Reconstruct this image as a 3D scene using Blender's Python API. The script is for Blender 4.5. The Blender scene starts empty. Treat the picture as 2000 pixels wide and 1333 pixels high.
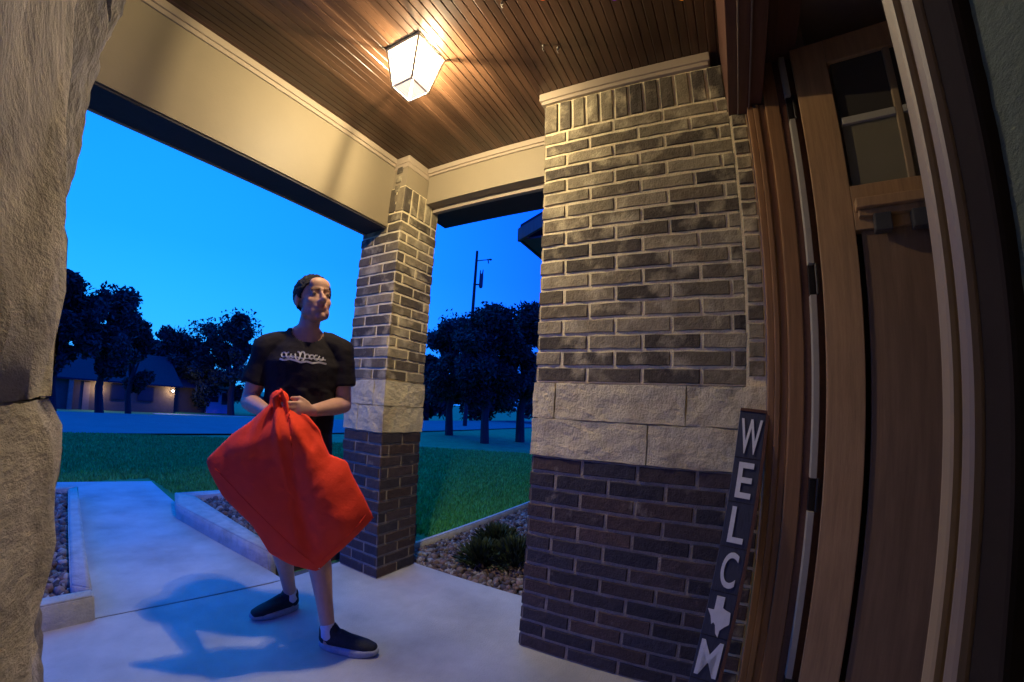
import bpy, bmesh, math, random
import numpy as np
from mathutils import Vector, Matrix, noise, Euler
from mathutils.bvhtree import BVHTree
random.seed(7); np.random.seed(7)
SC = bpy.context.scene
COL = SC.collection
PI = math.pi
rad = math.radians

# ------------------------------------------------------------------ camera
H = 1.18                                   # doorbell lens above the porch slab
cd = bpy.data.cameras.new('camera')
cam = bpy.data.objects.new('camera', cd); COL.objects.link(cam); SC.camera = cam
cd.type = 'PANO'; cd.panorama_type = 'FISHEYE_LENS_POLYNOMIAL'
cd.sensor_width = 36; cd.sensor_fit = 'HORIZONTAL'; cd.fisheye_fov = rad(200)
_f = 802.323 * 36 / 2000
cd.fisheye_polynomial_k0 = 0; cd.fisheye_polynomial_k1 = -1 / _f; cd.fisheye_polynomial_k2 = 0
cd.fisheye_polynomial_k3 = 0.1 / _f ** 3; cd.fisheye_polynomial_k4 = 0
cd.shift_x = (1000 - 962.677) / 2000; cd.shift_y = (733.81 - 666.5) / 1333
cd.clip_start = 0.005; cd.clip_end = 2000
def cam_matrix(y, p, r):
    f = Vector((math.cos(p) * math.cos(y), math.cos(p) * math.sin(y), math.sin(p)))
    R = f.cross(Vector((0, 0, 1))).normalized(); U = R.cross(f)
    R2 = math.cos(r) * R + math.sin(r) * U; U2 = -math.sin(r) * R + math.cos(r) * U
    return Matrix((R2, U2, -f)).transposed().to_4x4()
cam.matrix_world = Matrix.Translation((0, 0, H)) @ cam_matrix(3.6687, 0.0749, 0.0589)

# ------------------------------------------------------------------ sky: deep blue dusk
w = bpy.data.worlds.new('World'); SC.world = w; w.use_nodes = True
nt = w.node_tree; nt.nodes.clear()
def N(nt, t, **k):
    n = nt.nodes.new(t)
    for a, v in k.items():
        if a.startswith('i_'): n.inputs[a[2:].replace('_', ' ')].default_value = v
        else: setattr(n, a, v)
    return n
out = N(nt, 'ShaderNodeOutputWorld'); bg = N(nt, 'ShaderNodeBackground')
tc = N(nt, 'ShaderNodeTexCoord'); sx = N(nt, 'ShaderNodeSeparateXYZ')
nt.links.new(tc.outputs['Generated'], sx.inputs[0])
ramp = N(nt, 'ShaderNodeValToRGB'); e = ramp.color_ramp.elements
e[0].position = 0.0; e[0].color = (.026, .44, 1.7, 1)
e[1].position = 1.0; e[1].color = (.012, 1.75, 2.1, 1)
for p, c in ((.12, (.010, .40, 1.9, 1)), (.3, (.004, .33, 2.0, 1)), (.6, (.004, .30, 2.1, 1))):
    k = e.new(p); k.color = c
nt.links.new(sx.outputs['Z'], ramp.inputs[0])
# afterglow round the point where the sun went down
dot = N(nt, 'ShaderNodeVectorMath', operation='DOT_PRODUCT')
g = Vector((math.cos(rad(262)) * math.cos(rad(8)), math.sin(rad(262)) * math.cos(rad(8)), math.sin(rad(8))))
dot.inputs[1].default_value = g
nt.links.new(tc.outputs['Generated'], dot.inputs[0])
mr = N(nt, 'ShaderNodeMapRange')
mr.inputs['From Min'].default_value = .35; mr.inputs['From Max'].default_value = 1.0
mr.inputs['To Min'].default_value = .22; mr.inputs['To Max'].default_value = 1.30
nt.links.new(dot.outputs['Value'], mr.inputs['Value'])
mul = N(nt, 'ShaderNodeVectorMath', operation='MULTIPLY'); cx = N(nt, 'ShaderNodeCombineXYZ'); cx.inputs['Z'].default_value = .93
nt.links.new(mr.outputs[0], cx.inputs['X']); nt.links.new(mr.outputs[0], cx.inputs['Y'])      # greener towards the afterglow
nt.links.new(ramp.outputs['Color'], mul.inputs[0]); nt.links.new(cx.outputs[0], mul.inputs[1])
sky = N(nt, 'ShaderNodeTexSky', sky_type='NISHITA', sun_disc=False)
sky.sun_elevation = rad(-3); sky.sun_rotation = rad(188)
sk = N(nt, 'ShaderNodeVectorMath', operation='SCALE'); sk.inputs['Scale'].default_value = 0.05
nt.links.new(sky.outputs[0], sk.inputs[0])
ad = N(nt, 'ShaderNodeVectorMath', operation='ADD')
nt.links.new(mul.outputs[0], ad.inputs[0]); nt.links.new(sk.outputs[0], ad.inputs[1])
nt.links.new(ad.outputs[0], bg.inputs['Color']); bg.inputs['Strength'].default_value = 1.0
nt.links.new(bg.outputs[0], out.inputs['Surface'])

SC.view_settings.view_transform = 'Standard'; SC.view_settings.look = 'None'
SC.view_settings.exposure = 0.0; SC.view_settings.gamma = 1
SC.cycles.max_bounces = 8; SC.cycles.diffuse_bounces = 4; SC.cycles.transparent_max_bounces = 12

# ------------------------------------------------------------------ helpers
def tag(o, label=None, cat=None, group=None, kind=None):
    if label: o['label'] = label
    if cat: o['category'] = cat
    if group: o['group'] = group
    if kind: o['kind'] = kind
    return o
def empty(name, loc, label, cat, rz=0, group=None):
    o = bpy.data.objects.new(name, None); COL.objects.link(o); o.location = loc; o.rotation_euler.z = rz
    o.empty_display_size = .1
    return tag(o, label, cat, group)
class MB:
    """collects shapes, builds one mesh object (verts given in world or local space of the parent)"""
    def __init__(s): s.v = []; s.f = []; s.c = []; s.smooth = False
    def add(s, vs, fs, col=(1, 1, 1)):
        b = len(s.v); s.v += [tuple(x) for x in vs]; s.f += [tuple(i + b for i in f) for f in fs]; s.c += [col] * len(vs); return s
    def box(s, x0, x1, y0, y1, z0, z1, col=(1, 1, 1), m=None, bev=0.0):
        if bev:
            return s.bbox(x0, x1, y0, y1, z0, z1, bev, col, m)
        vs = [Vector((x, y, z)) for z in (z0, z1) for y in (y0, y1) for x in (x0, x1)]
        if m is not None: vs = [m @ q for q in vs]
        return s.add(vs, [(0, 2, 3, 1), (4, 5, 7, 6), (0, 1, 5, 4), (2, 6, 7, 3), (0, 4, 6, 2), (1, 3, 7, 5)], col)
    def bbox(s, x0, x1, y0, y1, z0, z1, bev, col=(1, 1, 1), m=None):
        bm = bmesh.new(); bmesh.ops.create_cube(bm, size=1)
        for q in bm.verts:
            q.co = Vector(((x0 + x1) / 2 + q.co.x * (x1 - x0), (y0 + y1) / 2 + q.co.y * (y1 - y0), (z0 + z1) / 2 + q.co.z * (z1 - z0)))
        bmesh.ops.bevel(bm, geom=bm.edges[:], offset=bev, segments=2, affect='EDGES', profile=.6)
        return s.bm(bm, col, m)
    def bm(s, bm, col=(1, 1, 1), m=None):
        bm.verts.index_update()
        vs = [(m @ q.co) if m is not None else q.co.copy() for q in bm.verts]
        fs = [tuple(q.index for q in f.verts) for f in bm.faces]; bm.free()
        return s.add(vs, fs, col)
    def tube(s, pts, rs, n=12, col=(1, 1, 1), flat=1.0, up=None, cap=True):
        """swept tube; rs entries are r or (rx, ry); round end caps"""
        pts = [Vector(p) for p in pts]; vs = []; fs = []
        rs = [r if isinstance(r, tuple) else (r, r * flat) for r in rs]
        P = pts[:]; R = rs[:]
        d0 = (pts[1] - pts[0]).normalized(); d1 = (pts[-1] - pts[-2]).normalized()
        if cap:
            a = [pts[0] - d0 * min(rs[0]) * k for k in (.96, .8, .45)]; ar = [(rs[0][0] * q, rs[0][1] * q) for q in (.28, .6, .89)]
            b = [pts[-1] + d1 * min(rs[-1]) * k for k in (.45, .8, .96)]; br = [(rs[-1][0] * q, rs[-1][1] * q) for q in (.89, .6, .28)]
            P = a + P + b; R = ar + R + br
        u = Vector(up) if up else None
        for i, p in enumerate(P):
            d = (P[min(i + 1, len(P) - 1)] - P[max(i - 1, 0)]).normalized()
            if u is None:
                u = d.orthogonal()
            x = (u - d * u.dot(d)).normalized(); y = d.cross(x)
            if not up: u = x
            for k in range(n):
                t = 2 * PI * k / n
                vs.append(p + x * math.cos(t) * R[i][0] + y * math.sin(t) * R[i][1])
        m = len(P)
        for i in range(m - 1):
            for k in range(n):
                k2 = (k + 1) % n
                fs.append((i * n + k, i * n + k2, (i + 1) * n + k2, (i + 1) * n + k))
        fs.append(tuple(range(n - 1, -1, -1))); fs.append(tuple((m - 1) * n + k for k in range(n)))
        return s.add(vs, fs, col)
    def ell(s, c, r, m=None, col=(1, 1, 1), seg=16):
        bm = bmesh.new(); bmesh.ops.create_uvsphere(bm, u_segments=seg, v_segments=max(6, seg * 5 // 8), radius=1)
        r = (r, r, r) if not isinstance(r, tuple) else r
        for q in bm.verts: q.co = Vector((q.co.x * r[0] + c[0], q.co.y * r[1] + c[1], q.co.z * r[2] + c[2]))
        return s.bm(bm, col, m)
    def prism(s, poly, d, col=(1, 1, 1), m=None):
        """poly: list of (x, z) in the xz plane, extruded along y by d"""
        n = len(poly); vs = [Vector((x, 0, z)) for x, z in poly] + [Vector((x, d, z)) for x, z in poly]
        if m is not None: vs = [m @ q for q in vs]
        fs = [tuple(range(n)), tuple(range(2 * n - 1, n - 1, -1))] + [(i, i + n, (i + 1) % n + n, (i + 1) % n) for i in range(n)]
        return s.add(vs, fs, col)
    def mesh(s, name):
        me = bpy.data.meshes.new(name); me.from_pydata(s.v, [], s.f)
        a = me.attributes.new('tone', 'FLOAT_COLOR', 'POINT')
        c = np.ones((len(s.v), 4), np.float32)
        if s.c: c[:, :3] = np.array(s.c, np.float32)
        a.data.foreach_set('color', c.ravel()); me.update()
        bm = bmesh.new(); bm.from_mesh(me); bmesh.ops.recalc_face_normals(bm, faces=bm.faces[:]); bm.to_mesh(me); bm.free()
        return me
    def build(s, name, mat, parent=None, smooth=False, local=False):
        """parent: vertices are in world space and are moved into the parent's frame unless local"""
        me = s.mesh(name)
        o = bpy.data.objects.new(name, me); COL.objects.link(o)
        if mat: me.materials.append(mat)
        if parent is not None:
            if not local:
                p = parent; M = Matrix.Identity(4); ch = []
                while p is not None: ch.append(p); p = p.parent
                for q in reversed(ch): M = M @ Matrix.LocRotScale(q.location, q.rotation_euler, None)
                me.transform(M.inverted())
            o.parent = parent
        if smooth: me.shade_smooth()
        return o
def fast_mesh(name, V, F, mat, tone=None, parent=None, nper=4):
    me = bpy.data.meshes.new(name)
    me.vertices.add(len(V)); me.vertices.foreach_set('co', np.asarray(V, np.float32).ravel())
    F = np.asarray(F, np.int32); me.loops.add(F.size); me.loops.foreach_set('vertex_index', F.ravel())
    me.polygons.add(len(F)); me.polygons.foreach_set('loop_start', np.arange(0, F.size, F.shape[1], dtype=np.int32))
    if tone is not None:
        a = me.attributes.new('tone', 'FLOAT_COLOR', 'POINT'); c = np.ones((len(V), 4), np.float32); c[:, :3] = tone
        a.data.foreach_set('color', c.ravel())
    me.update(calc_edges=True); me.validate()
    o = bpy.data.objects.new(name, me); COL.objects.link(o); me.materials.append(mat)
    if parent is not None: o.parent = parent
    return o
def voxel(mb, name, mat, parent, size, smooth_it=4, tonefn=None):
    me = mb.mesh(name); o = bpy.data.objects.new(name, me); COL.objects.link(o)
    r = o.modifiers.new('r', 'REMESH'); r.mode = 'VOXEL'; r.voxel_size = size; r.use_smooth_shade = True
    s = o.modifiers.new('s', 'SMOOTH'); s.factor = .5; s.iterations = smooth_it
    dg = bpy.context.evaluated_depsgraph_get(); dg.update()
    nm = bpy.data.meshes.new_from_object(o.evaluated_get(dg)); o.modifiers.clear(); o.data = nm; nm.name = name
    if 'tone' in nm.attributes: nm.attributes.remove(nm.attributes['tone'])
    a = nm.attributes.new('tone', 'FLOAT_COLOR', 'POINT'); c = np.ones((len(nm.vertices), 4), np.float32)
    if tonefn:
        for i, q in enumerate(nm.vertices): c[i, :3] = tonefn(q.co)
    a.data.foreach_set('color', c.ravel())
    nm.materials.clear(); nm.materials.append(mat); nm.shade_smooth(); o.parent = parent
    return o

# ------------------------------------------------------------------ materials
def mat(name, col, rough=.7, var=.15, scale=8, bump=.2, bscale=40, tone=False, spec=.4, stretch=(1, 1, 1), metal=0, var2=None, sheen=0):
    m = bpy.data.materials.new(name); m.use_nodes = True; t = m.node_tree; b = t.nodes['Principled BSDF']
    b.inputs['Roughness'].default_value = rough; b.inputs['Specular IOR Level'].default_value = spec; b.inputs['Metallic'].default_value = metal
    tc = N(t, 'ShaderNodeTexCoord'); mp = N(t, 'ShaderNodeMapping'); mp.inputs['Scale'].default_value = stretch
    t.links.new(tc.outputs['Object'], mp.inputs[0])
    n1 = N(t, 'ShaderNodeTexNoise'); n1.inputs['Scale'].default_value = scale; n1.inputs['Detail'].default_value = 6; n1.inputs['Roughness'].default_value = .65
    t.links.new(mp.outputs[0], n1.inputs['Vector'])
    mr = N(t, 'ShaderNodeMapRange'); mr.inputs['From Min'].default_value = .25; mr.inputs['From Max'].default_value = .75
    mr.inputs['To Min'].default_value = 1 - var; mr.inputs['To Max'].default_value = 1 + var
    t.links.new(n1.outputs[0], mr.inputs['Value'])
    src = None
    if tone:
        at = N(t, 'ShaderNodeAttribute', attribute_name='tone')
        mx = N(t, 'ShaderNodeVectorMath', operation='MULTIPLY'); mx.inputs[1].default_value = col
        t.links.new(at.outputs['Color'], mx.inputs[0]); src = mx.outputs[0]
    else:
        rg = N(t, 'ShaderNodeRGB'); rg.outputs[0].default_value = (*col, 1); src = rg.outputs[0]
    if var2:
        n3 = N(t, 'ShaderNodeTexNoise'); n3.inputs['Scale'].default_value = var2[1]; n3.inputs['Detail'].default_value = 5
        t.links.new(mp.outputs[0], n3.inputs['Vector'])
        r3 = N(t, 'ShaderNodeMapRange'); r3.inputs['From Min'].default_value = var2[2]; r3.inputs['From Max'].default_value = var2[3]
        t.links.new(n3.outputs[0], r3.inputs['Value'])
        mi = N(t, 'ShaderNodeMix', data_type='RGBA'); mi.inputs['B'].default_value = (*var2[0], 1)
        t.links.new(r3.outputs[0], mi.inputs['Factor']); t.links.new(src, mi.inputs['A']); src = mi.outputs['Result']
    sc = N(t, 'ShaderNodeVectorMath', operation='SCALE'); t.links.new(src, sc.inputs[0]); t.links.new(mr.outputs[0], sc.inputs['Scale'])
    t.links.new(sc.outputs[0], b.inputs['Base Color'])
    if bump:
        n2 = N(t, 'ShaderNodeTexNoise'); n2.inputs['Scale'].default_value = bscale; n2.inputs['Detail'].default_value = 8; n2.inputs['Roughness'].default_value = .7
        t.links.new(mp.outputs[0], n2.inputs['Vector'])
        bp = N(t, 'ShaderNodeBump'); bp.inputs['Strength'].default_value = bump; bp.inputs['Distance'].default_value = .02
        t.links.new(n2.outputs[0], bp.inputs['Height']); t.links.new(bp.outputs[0], b.inputs['Normal'])
    if sheen: b.inputs['Sheen Weight'].default_value = sheen
    return m
def emit(name, col, strength, transp=0.0):
    m = bpy.data.materials.new(name); m.use_nodes = True; t = m.node_tree; o = t.nodes['Material Output']; t.nodes.remove(t.nodes['Principled BSDF'])
    em = N(t, 'ShaderNodeEmission'); em.inputs['Color'].default_value = (*col, 1); em.inputs['Strength'].default_value = strength
    if transp:
        tr = N(t, 'ShaderNodeBsdfTransparent'); tr.inputs['Color'].default_value = (transp,) * 3 + (1,)
        a = N(t, 'ShaderNodeAddShader'); t.links.new(em.outputs[0], a.inputs[0]); t.links.new(tr.outputs[0], a.inputs[1]); t.links.new(a.outputs[0], o.inputs[0])
    else: t.links.new(em.outputs[0], o.inputs[0])
    return m
M = {}
M['brick'] = mat('brick', (1, 1, 1), .85, .28, 22, .5, 60, tone=True, var2=((.50, .42, .26), 9, .51, .72))
M['brick_shaded'] = mat('brick_shaded', (1, 1, 1), .85, .3, 25, .5, 60, tone=True, var2=((.30, .25, .18), 11, .66, .80))  # lower courses: fewer pale patches, and lamp shade put into the brick colour
M['mortar'] = mat('mortar', (.82, .69, .42), .95, .15, 30, .5, 80)
M['mortar_shaded'] = mat('mortar_shaded', (.34, .28, .21), .95, .2, 30, .5, 80)  # lower joints greyed and darkened, the same shade put into the colour
M['limestone'] = mat('limestone', (.70, .60, .37), .9, .16, 14, .9, 26, var2=((.36, .28, .17), 7, .5, .8))
M['stone_near'] = mat('stone_near', (.68, .58, .42), .95, .42, 20, 1.0, 30, stretch=(1, .22, 1.0), var2=((.34, .29, .22), 11, .50, .78))
M['stone_far'] = mat('stone_far', (.56, .50, .40), .95, .40, 26, 1.0, 44, stretch=(1, .5, .45), var2=((.10, .09, .10), 16, .5, .72))
M['beam_paint'] = mat('beam_paint', (.285, .23, .145), .55, .05, 3, .08, 60)
M['trim_paint'] = mat('trim_paint', (.38, .30, .21), .5, .05, 5, .06, 60)
M['dark_soffit'] = mat('dark_soffit', (.035, .03, .035), .7, .2, 5, .1, 40)
M['concrete'] = mat('concrete', (.47, .47, .44), .8, .16, 3.5, .35, 110, var2=((.32, .315, .295), 2.1, .44, .74))
M['joint'] = mat('joint', (.10, .09, .08), .9, .2, 20, .2, 60)
M['curb'] = mat('curb', (.50, .48, .41), .9, .22, 9, .7, 40, var2=((.30, .28, .24), 6, .55, .8))
M['gravel'] = mat('gravel', (1, 1, 1), .85, .25, 40, .3, 80, tone=True)
M['soil'] = mat('soil', (.06, .045, .035), 1, .3, 15, .6, 40)
M['lawn'] = mat('lawn', (.06, .26, .08), .95, .3, 2.2, .6, 60)
M['blade'] = mat('blade', (1, 1, 1), .8, .2, 5, 0, 40, tone=True, spec=.2)
M['asphalt'] = mat('asphalt', (.15, .155, .155), .85, .12, 1.2, .3, 80)
M['leaf'] = mat('leaf', (1, 1, 1), .8, .25, 3, 0, 40, tone=True, spec=.2)
M['bark'] = mat('bark', (.05, .04, .035), .95, .3, 12, .8, 30, stretch=(1, 1, .3))
M['shrub'] = mat('shrub', (1, 1, 1), .7, .2, 8, 0, 40, tone=True, spec=.3)
M['door_wood'] = mat('door_wood', (.34, .20, .10), .42, .30, 14, .08, 50, stretch=(3, 3, .25))
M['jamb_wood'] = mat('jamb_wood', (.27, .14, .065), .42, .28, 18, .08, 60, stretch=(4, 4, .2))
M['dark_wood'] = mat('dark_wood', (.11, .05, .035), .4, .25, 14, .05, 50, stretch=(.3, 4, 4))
M['panel_wood'] = mat('panel_wood', (.19, .115, .068), .5, .28, 12, .08, 50, stretch=(3, 3, .2))
M['post_tan'] = mat('post_tan', (.23, .165, .10), .55, .15, 12, .05, 60, stretch=(3, 3, .2))
M['post_mauve'] = mat('post_mauve', (.17, .125, .10), .55, .12, 12, .05, 60, stretch=(3, 3, .2))
M['strip'] = mat('strip', (.36, .33, .27), .4, .08, 20, .03, 40)
M['latch_dark'] = mat('latch_dark', (.020, .015, .015), .95, .2, 20, .05, 60, spec=.05)
M['iron'] = mat('iron', (.012, .010, .010), .4, .2, 20, .1, 60)
M['dentil'] = mat('dentil', (.05, .05, .055), .3, .2, 20, .1, 60, spec=.6)
M['stucco'] = mat('stucco', (.17, .22, .18), .9, .2, 40, 1.0, 120)
M['interior'] = mat('interior', (.36, .28, .24), .8, .2, 3, 0, 30)
M['pane_dark'] = mat('pane_dark', (.05, .045, .04), .12, .1, 4, 0, 30, spec=.6)
M['pane_pale_reflection'] = mat('pane_pale_reflection', (.17, .15, .10), .35, .12, 3, 0, 30, spec=.6)  # lower lites: reflection of something lit put into the pane colour
M['bronze'] = mat('bronze', (.78, .69, .56), .5, .1, 20, .05, 60)
M['sign_board'] = mat('sign_board', (.040, .044, .070), .6, .25, 20, .2, 40, stretch=(4, 4, .4))
M['sign_white'] = mat('sign_white', (.70, .70, .70), .6, .08, 40, .1, 60)
M['skin'] = mat('skin', (.54, .30, .21), .5, .08, 30, .05, 120, tone=True, spec=.35)
M['hair'] = mat('hair', (.014, .011, .010), .7, .5, 90, 1.0, 220, stretch=(1, .3, 1))
M['shirt'] = mat('shirt', (.017, .014, .017), .85, .25, 20, .25, 25, spec=.15)
M['print'] = mat('print', (.55, .53, .52), .8, .15, 60, 0, 30)
M['shorts'] = mat('shorts', (.020, .021, .028), .9, .2, 20, .25, 25)
M['shoe'] = mat('shoe', (.010, .012, .014), .75, .25, 40, .3, 90)
M['sole'] = mat('sole', (.30, .32, .33), .7, .3, 20, .1, 60)
M['sock'] = mat('sock', (.55, .54, .56), .9, .1, 60, .2, 120)
M['bag'] = mat('bag', (.95, .065, .028), .8, .06, 6, .25, 14, spec=.2)
M['rivet'] = mat('rivet', (.75, .62, .60), .4, .05, 20, 0, 30)
M['house_brick'] = mat('house_brick', (.12, .09, .065), .9, .2, 3, .2, 20)
M['house_trim'] = mat('house_trim', (.24, .18, .12), .9, .2, 3, .2, 20)
M['house_roof'] = mat('house_roof', (.018, .020, .035), .9, .2, 6, .3, 30)
M['white_paint'] = mat('white_paint', (.55, .57, .62), .7, .1, 3, .05, 20)
M['window_dark'] = mat('window_dark', (.02, .025, .05), .15, .1, 3, 0, 20)
M['pole_wood'] = mat('pole_wood', (.03, .027, .03), .9, .2, 10, .3, 30)
M['grey_metal'] = mat('grey_metal', (.05, .055, .07), .5, .1, 10, .05, 30)
# beadboard ceiling: fine grooves along X
def ceiling_mat():
    m = mat('ceiling_boards', (.075, .037, .019), .30, .35, 7, .05, 40, stretch=(.25, 5, 1), spec=.55)
    t = m.node_tree; b = t.nodes['Principled BSDF']
    tc = N(t, 'ShaderNodeTexCoord'); sp = N(t, 'ShaderNodeSeparateXYZ'); t.links.new(tc.outputs['Object'], sp.inputs[0])
    mu = N(t, 'ShaderNodeMath', operation='MULTIPLY'); mu.inputs[1].default_value = 1 / .082; t.links.new(sp.outputs['Y'], mu.inputs[0])
    fl = N(t, 'ShaderNodeMath', operation='FLOOR'); t.links.new(mu.outputs[0], fl.inputs[0])
    wn = N(t, 'ShaderNodeTexWhiteNoise', noise_dimensions='1D'); t.links.new(fl.outputs[0], wn.inputs['W'])
    mr = N(t, 'ShaderNodeMapRange'); mr.inputs['To Min'].default_value = .62; mr.inputs['To Max'].default_value = 1.35; t.links.new(wn.outputs['Value'], mr.inputs['Value'])
    old = b.inputs['Base Color'].links[0].from_socket
    s = N(t, 'ShaderNodeVectorMath', operation='SCALE'); t.links.new(old, s.inputs[0]); t.links.new(mr.outputs[0], s.inputs['Scale'])
    t.links.new(s.outputs[0], b.inputs['Base Color'])
    return m
M['ceiling'] = ceiling_mat()

# ------------------------------------------------------------------ ground, paths, road
def sheet(name, poly, z, m, kind='structure'):
    mb = MB(); n = len(poly); mb.add([(x, y, z) for x, y in poly], [tuple(range(n))])
    return tag(mb.build(name, m), kind=kind)
def slab(name, poly, z0, z1, m, label=None):
    mb = MB(); n = len(poly)
    mb.add([(x, y, z0) for x, y in poly] + [(x, y, z1) for x, y in poly],
           [tuple(range(n)), tuple(range(n, 2 * n))] + [(i, (i + 1) % n, (i + 1) % n + n, i + n) for i in range(n)])
    return mb.build(name, m)
# terrain: level round the house, falling gently beyond the road
gx = np.array([-600, -60, -40, -30, -20, -12, -8, -5, -2, 0, 4, 10, 20, 40, 600.]); gy = np.array([300, 30, 4, 0, -2, -4, -6, -8, -11, -14, -18, -22, -28, -36, -50, -80, -700.])
def gz(y): return -.06 if y > -10 else (-.10 if y > -18 else max(-1.35, -.10 - (-18 - y) * .066))
V = [(x, y, gz(y)) for y in gy for x in gx]; F = []
nx = len(gx)
for j in range(len(gy) - 1):
    for i in range(nx - 1): F.append((j * nx + i, j * nx + i + 1, (j + 1) * nx + i + 1, (j + 1) * nx + i))
tag(fast_mesh('lawn', V, F, M['lawn']), kind='structure')
sheet('road', [(-300, -11.2), (300, -11.2), (300, -17.6), (-300, -17.6)], -.055, M['asphalt'])
o = slab('porch_slab', [(-2.28, -2.28), (-1.35, -2.262), (-.42, -2.405), (.9, -2.45), (.9, .6), (-2.28, .6)], -.25, 0, M['concrete']); tag(o, kind='structure')
o = slab('walkway', [(-.30, -2.44), (-1.44, -2.275), (-1.50, -3.9), (-1.62, -5.55), (-.2, -5.95), (.9, -5.9), (.9, -5.02), (-.76, -4.98), (-.44, -2.70), (-.32, -2.60)], -.2, -.003, M['concrete']); tag(o, kind='structure')
o = slab('expansion_joint', [(-1.9, -2.33), (-.2, -2.5), (-.2, -2.38), (-1.9, -2.2)], -.2, -.02, M['joint']); tag(o, kind='structure')
o = slab('bed_soil', [(-9, -2.06), (-2.285, -2.1), (-2.285, -.5), (-9, -.5)], -.2, -.035, M['soil']); tag(o, kind='structure')

# ------------------------------------------------------------------ masonry
CREAM = (.42, .36, .25)
def brick_tone(shaded):
    k = random.random()
    if shaded: base = [(.066, .046, .044), (.050, .040, .044), (.082, .052, .044), (.044, .038, .046)][int(k * 4)]  # darker tones carry the shade below the stone band
    else: base = [(.150, .118, .072), (.105, .083, .055), (.21, .168, .100), (.080, .064, .046), (.28, .23, .14)][int(k * 5)]
    j = random.uniform(.8, 1.25); return tuple(c * j for c in base)
def brick_box(mb, O, U, Nn, u0, u1, z0, z1, shaded, dep):
    """rough brick on a wall face: O origin, U along, Nn outward"""
    j = .55; e = .0045
    def P(u, z, d): return O + U * u + Nn * d + Vector((0, 0, z))
    r = lambda a: random.uniform(-a, a)
    b = [(u0, z0), (u1, z0), (u1, z1), (u0, z1)]; c = [(u0 + e, z0 + e), (u1 - e, z0 + e), (u1 - e, z1 - e), (u0 + e, z1 - e)]
    nu = max(2, int((u1 - u0) / .05) + 1)
    # front edge gets a few extra points so arrises are not ruler-straight
    bot = [(u0 + e + (u1 - u0 - 2 * e) * i / nu, z0 + e + (r(.003) if 0 < i < nu else r(.0015))) for i in range(nu + 1)]
    top = [(u0 + e + (u1 - u0 - 2 * e) * i / nu, z1 - e + (r(.003) if 0 < i < nu else r(.0015))) for i in range(nu + 1)]
    d = [dep + r(.0018) for _ in range(nu + 1)]; d2 = [dep + r(.0018) for _ in range(nu + 1)]
    vs = [P(u, z, d[i]) for i, (u, z) in enumerate(bot)] + [P(u, z, d2[i]) for i, (u, z) in enumerate(top)]
    k = nu + 1
    vs += [P(u0 + (u1 - u0) * i / nu, z0, -.004) for i in range(k)] + [P(u0 + (u1 - u0) * i / nu, z1, -.004) for i in range(k)]
    fs = []
    for i in range(nu):
        fs += [(i, i + 1, k + i + 1, k + i), (2 * k + i, 2 * k + i + 1, i + 1, i), (k + i, k + i + 1, 3 * k + i + 1, 3 * k + i)]
    fs += [(2 * k, 0, k, 3 * k), (nu, 2 * k + nu, 3 * k + nu, k + nu)]
    mb.add(vs, fs, brick_tone(shaded))
def brick_face(mb, O, U, Nn, width, z0, z1, shaded=False, course=.0744, L=.245, g=.011, start=.0, ext=(0, 0), dep=.0045):
    O = Vector(O); U = Vector(U); Nn = Vector(Nn)
    n = max(1, round((z1 - z0) / course)); ch = (z1 - z0) / n
    for i in range(n):
        a = z0 + i * ch + g / 2; b = z0 + (i + 1) * ch - g / 2
        u = -((i % 2) * L / 2 + start) % L - L
        while u < width:
            u0 = max(u + g / 2, -ext[0]); u1 = min(u + L - g / 2, width + ext[1])
            if u0 < -ext[0] + g: u0 = -ext[0]
            if u1 - u0 > .02: brick_box(mb, O, U, Nn, u0, u1, a, b, shaded, dep + random.uniform(-.001, .0015))
            u += L
def soldier_face(mb, O, U, Nn, width, z0, z1, step=.075, g=.012, dep=.007):
    O = Vector(O); U = Vector(U); Nn = Vector(Nn); n = max(1, round(width / step)); s = width / n
    for i in range(n): brick_box(mb, O, U, Nn, i * s + (g / 2 if i else 0), (i + 1) * s - (g / 2 if i < n - 1 else 0), z0 + g / 2, z1 - g / 2, False, dep)
def rock(x0, x1, y0, y1, z0, z1, amp=.010, seed=0, cuts=14, sc=9, mb=None, bulge=0):
    bm = bmesh.new(); bmesh.ops.create_cube(bm, size=1)
    bmesh.ops.subdivide_edges(bm, edges=bm.edges[:], cuts=cuts, use_grid_fill=True)
    S = Vector((x1 - x0, y1 - y0, z1 - z0)); C = Vector(((x0 + x1) / 2, (y0 + y1) / 2, (z0 + z1) / 2))
    for q in bm.verts:
        p = q.co.copy(); m = sorted(abs(c) for c in p)
        edge = min(1.0, (.5 - m[1]) / .06) if m[2] > .499 else 1   # pitched edges
        nrm = Vector([c if abs(c) > .499 else 0 for c in p]).normalized()
        q.co = Vector((C.x + p.x * S.x, C.y + p.y * S.y, C.z + p.z * S.z))
        nz = noise.fractal(q.co * sc + Vector((seed * 7.3, seed * 3.1, 0)), .8, 2, 5)
        q.co += nrm * (amp * nz + bulge * edge)
    mb = mb or MB(); mb.bm(bm); return mb

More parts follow.
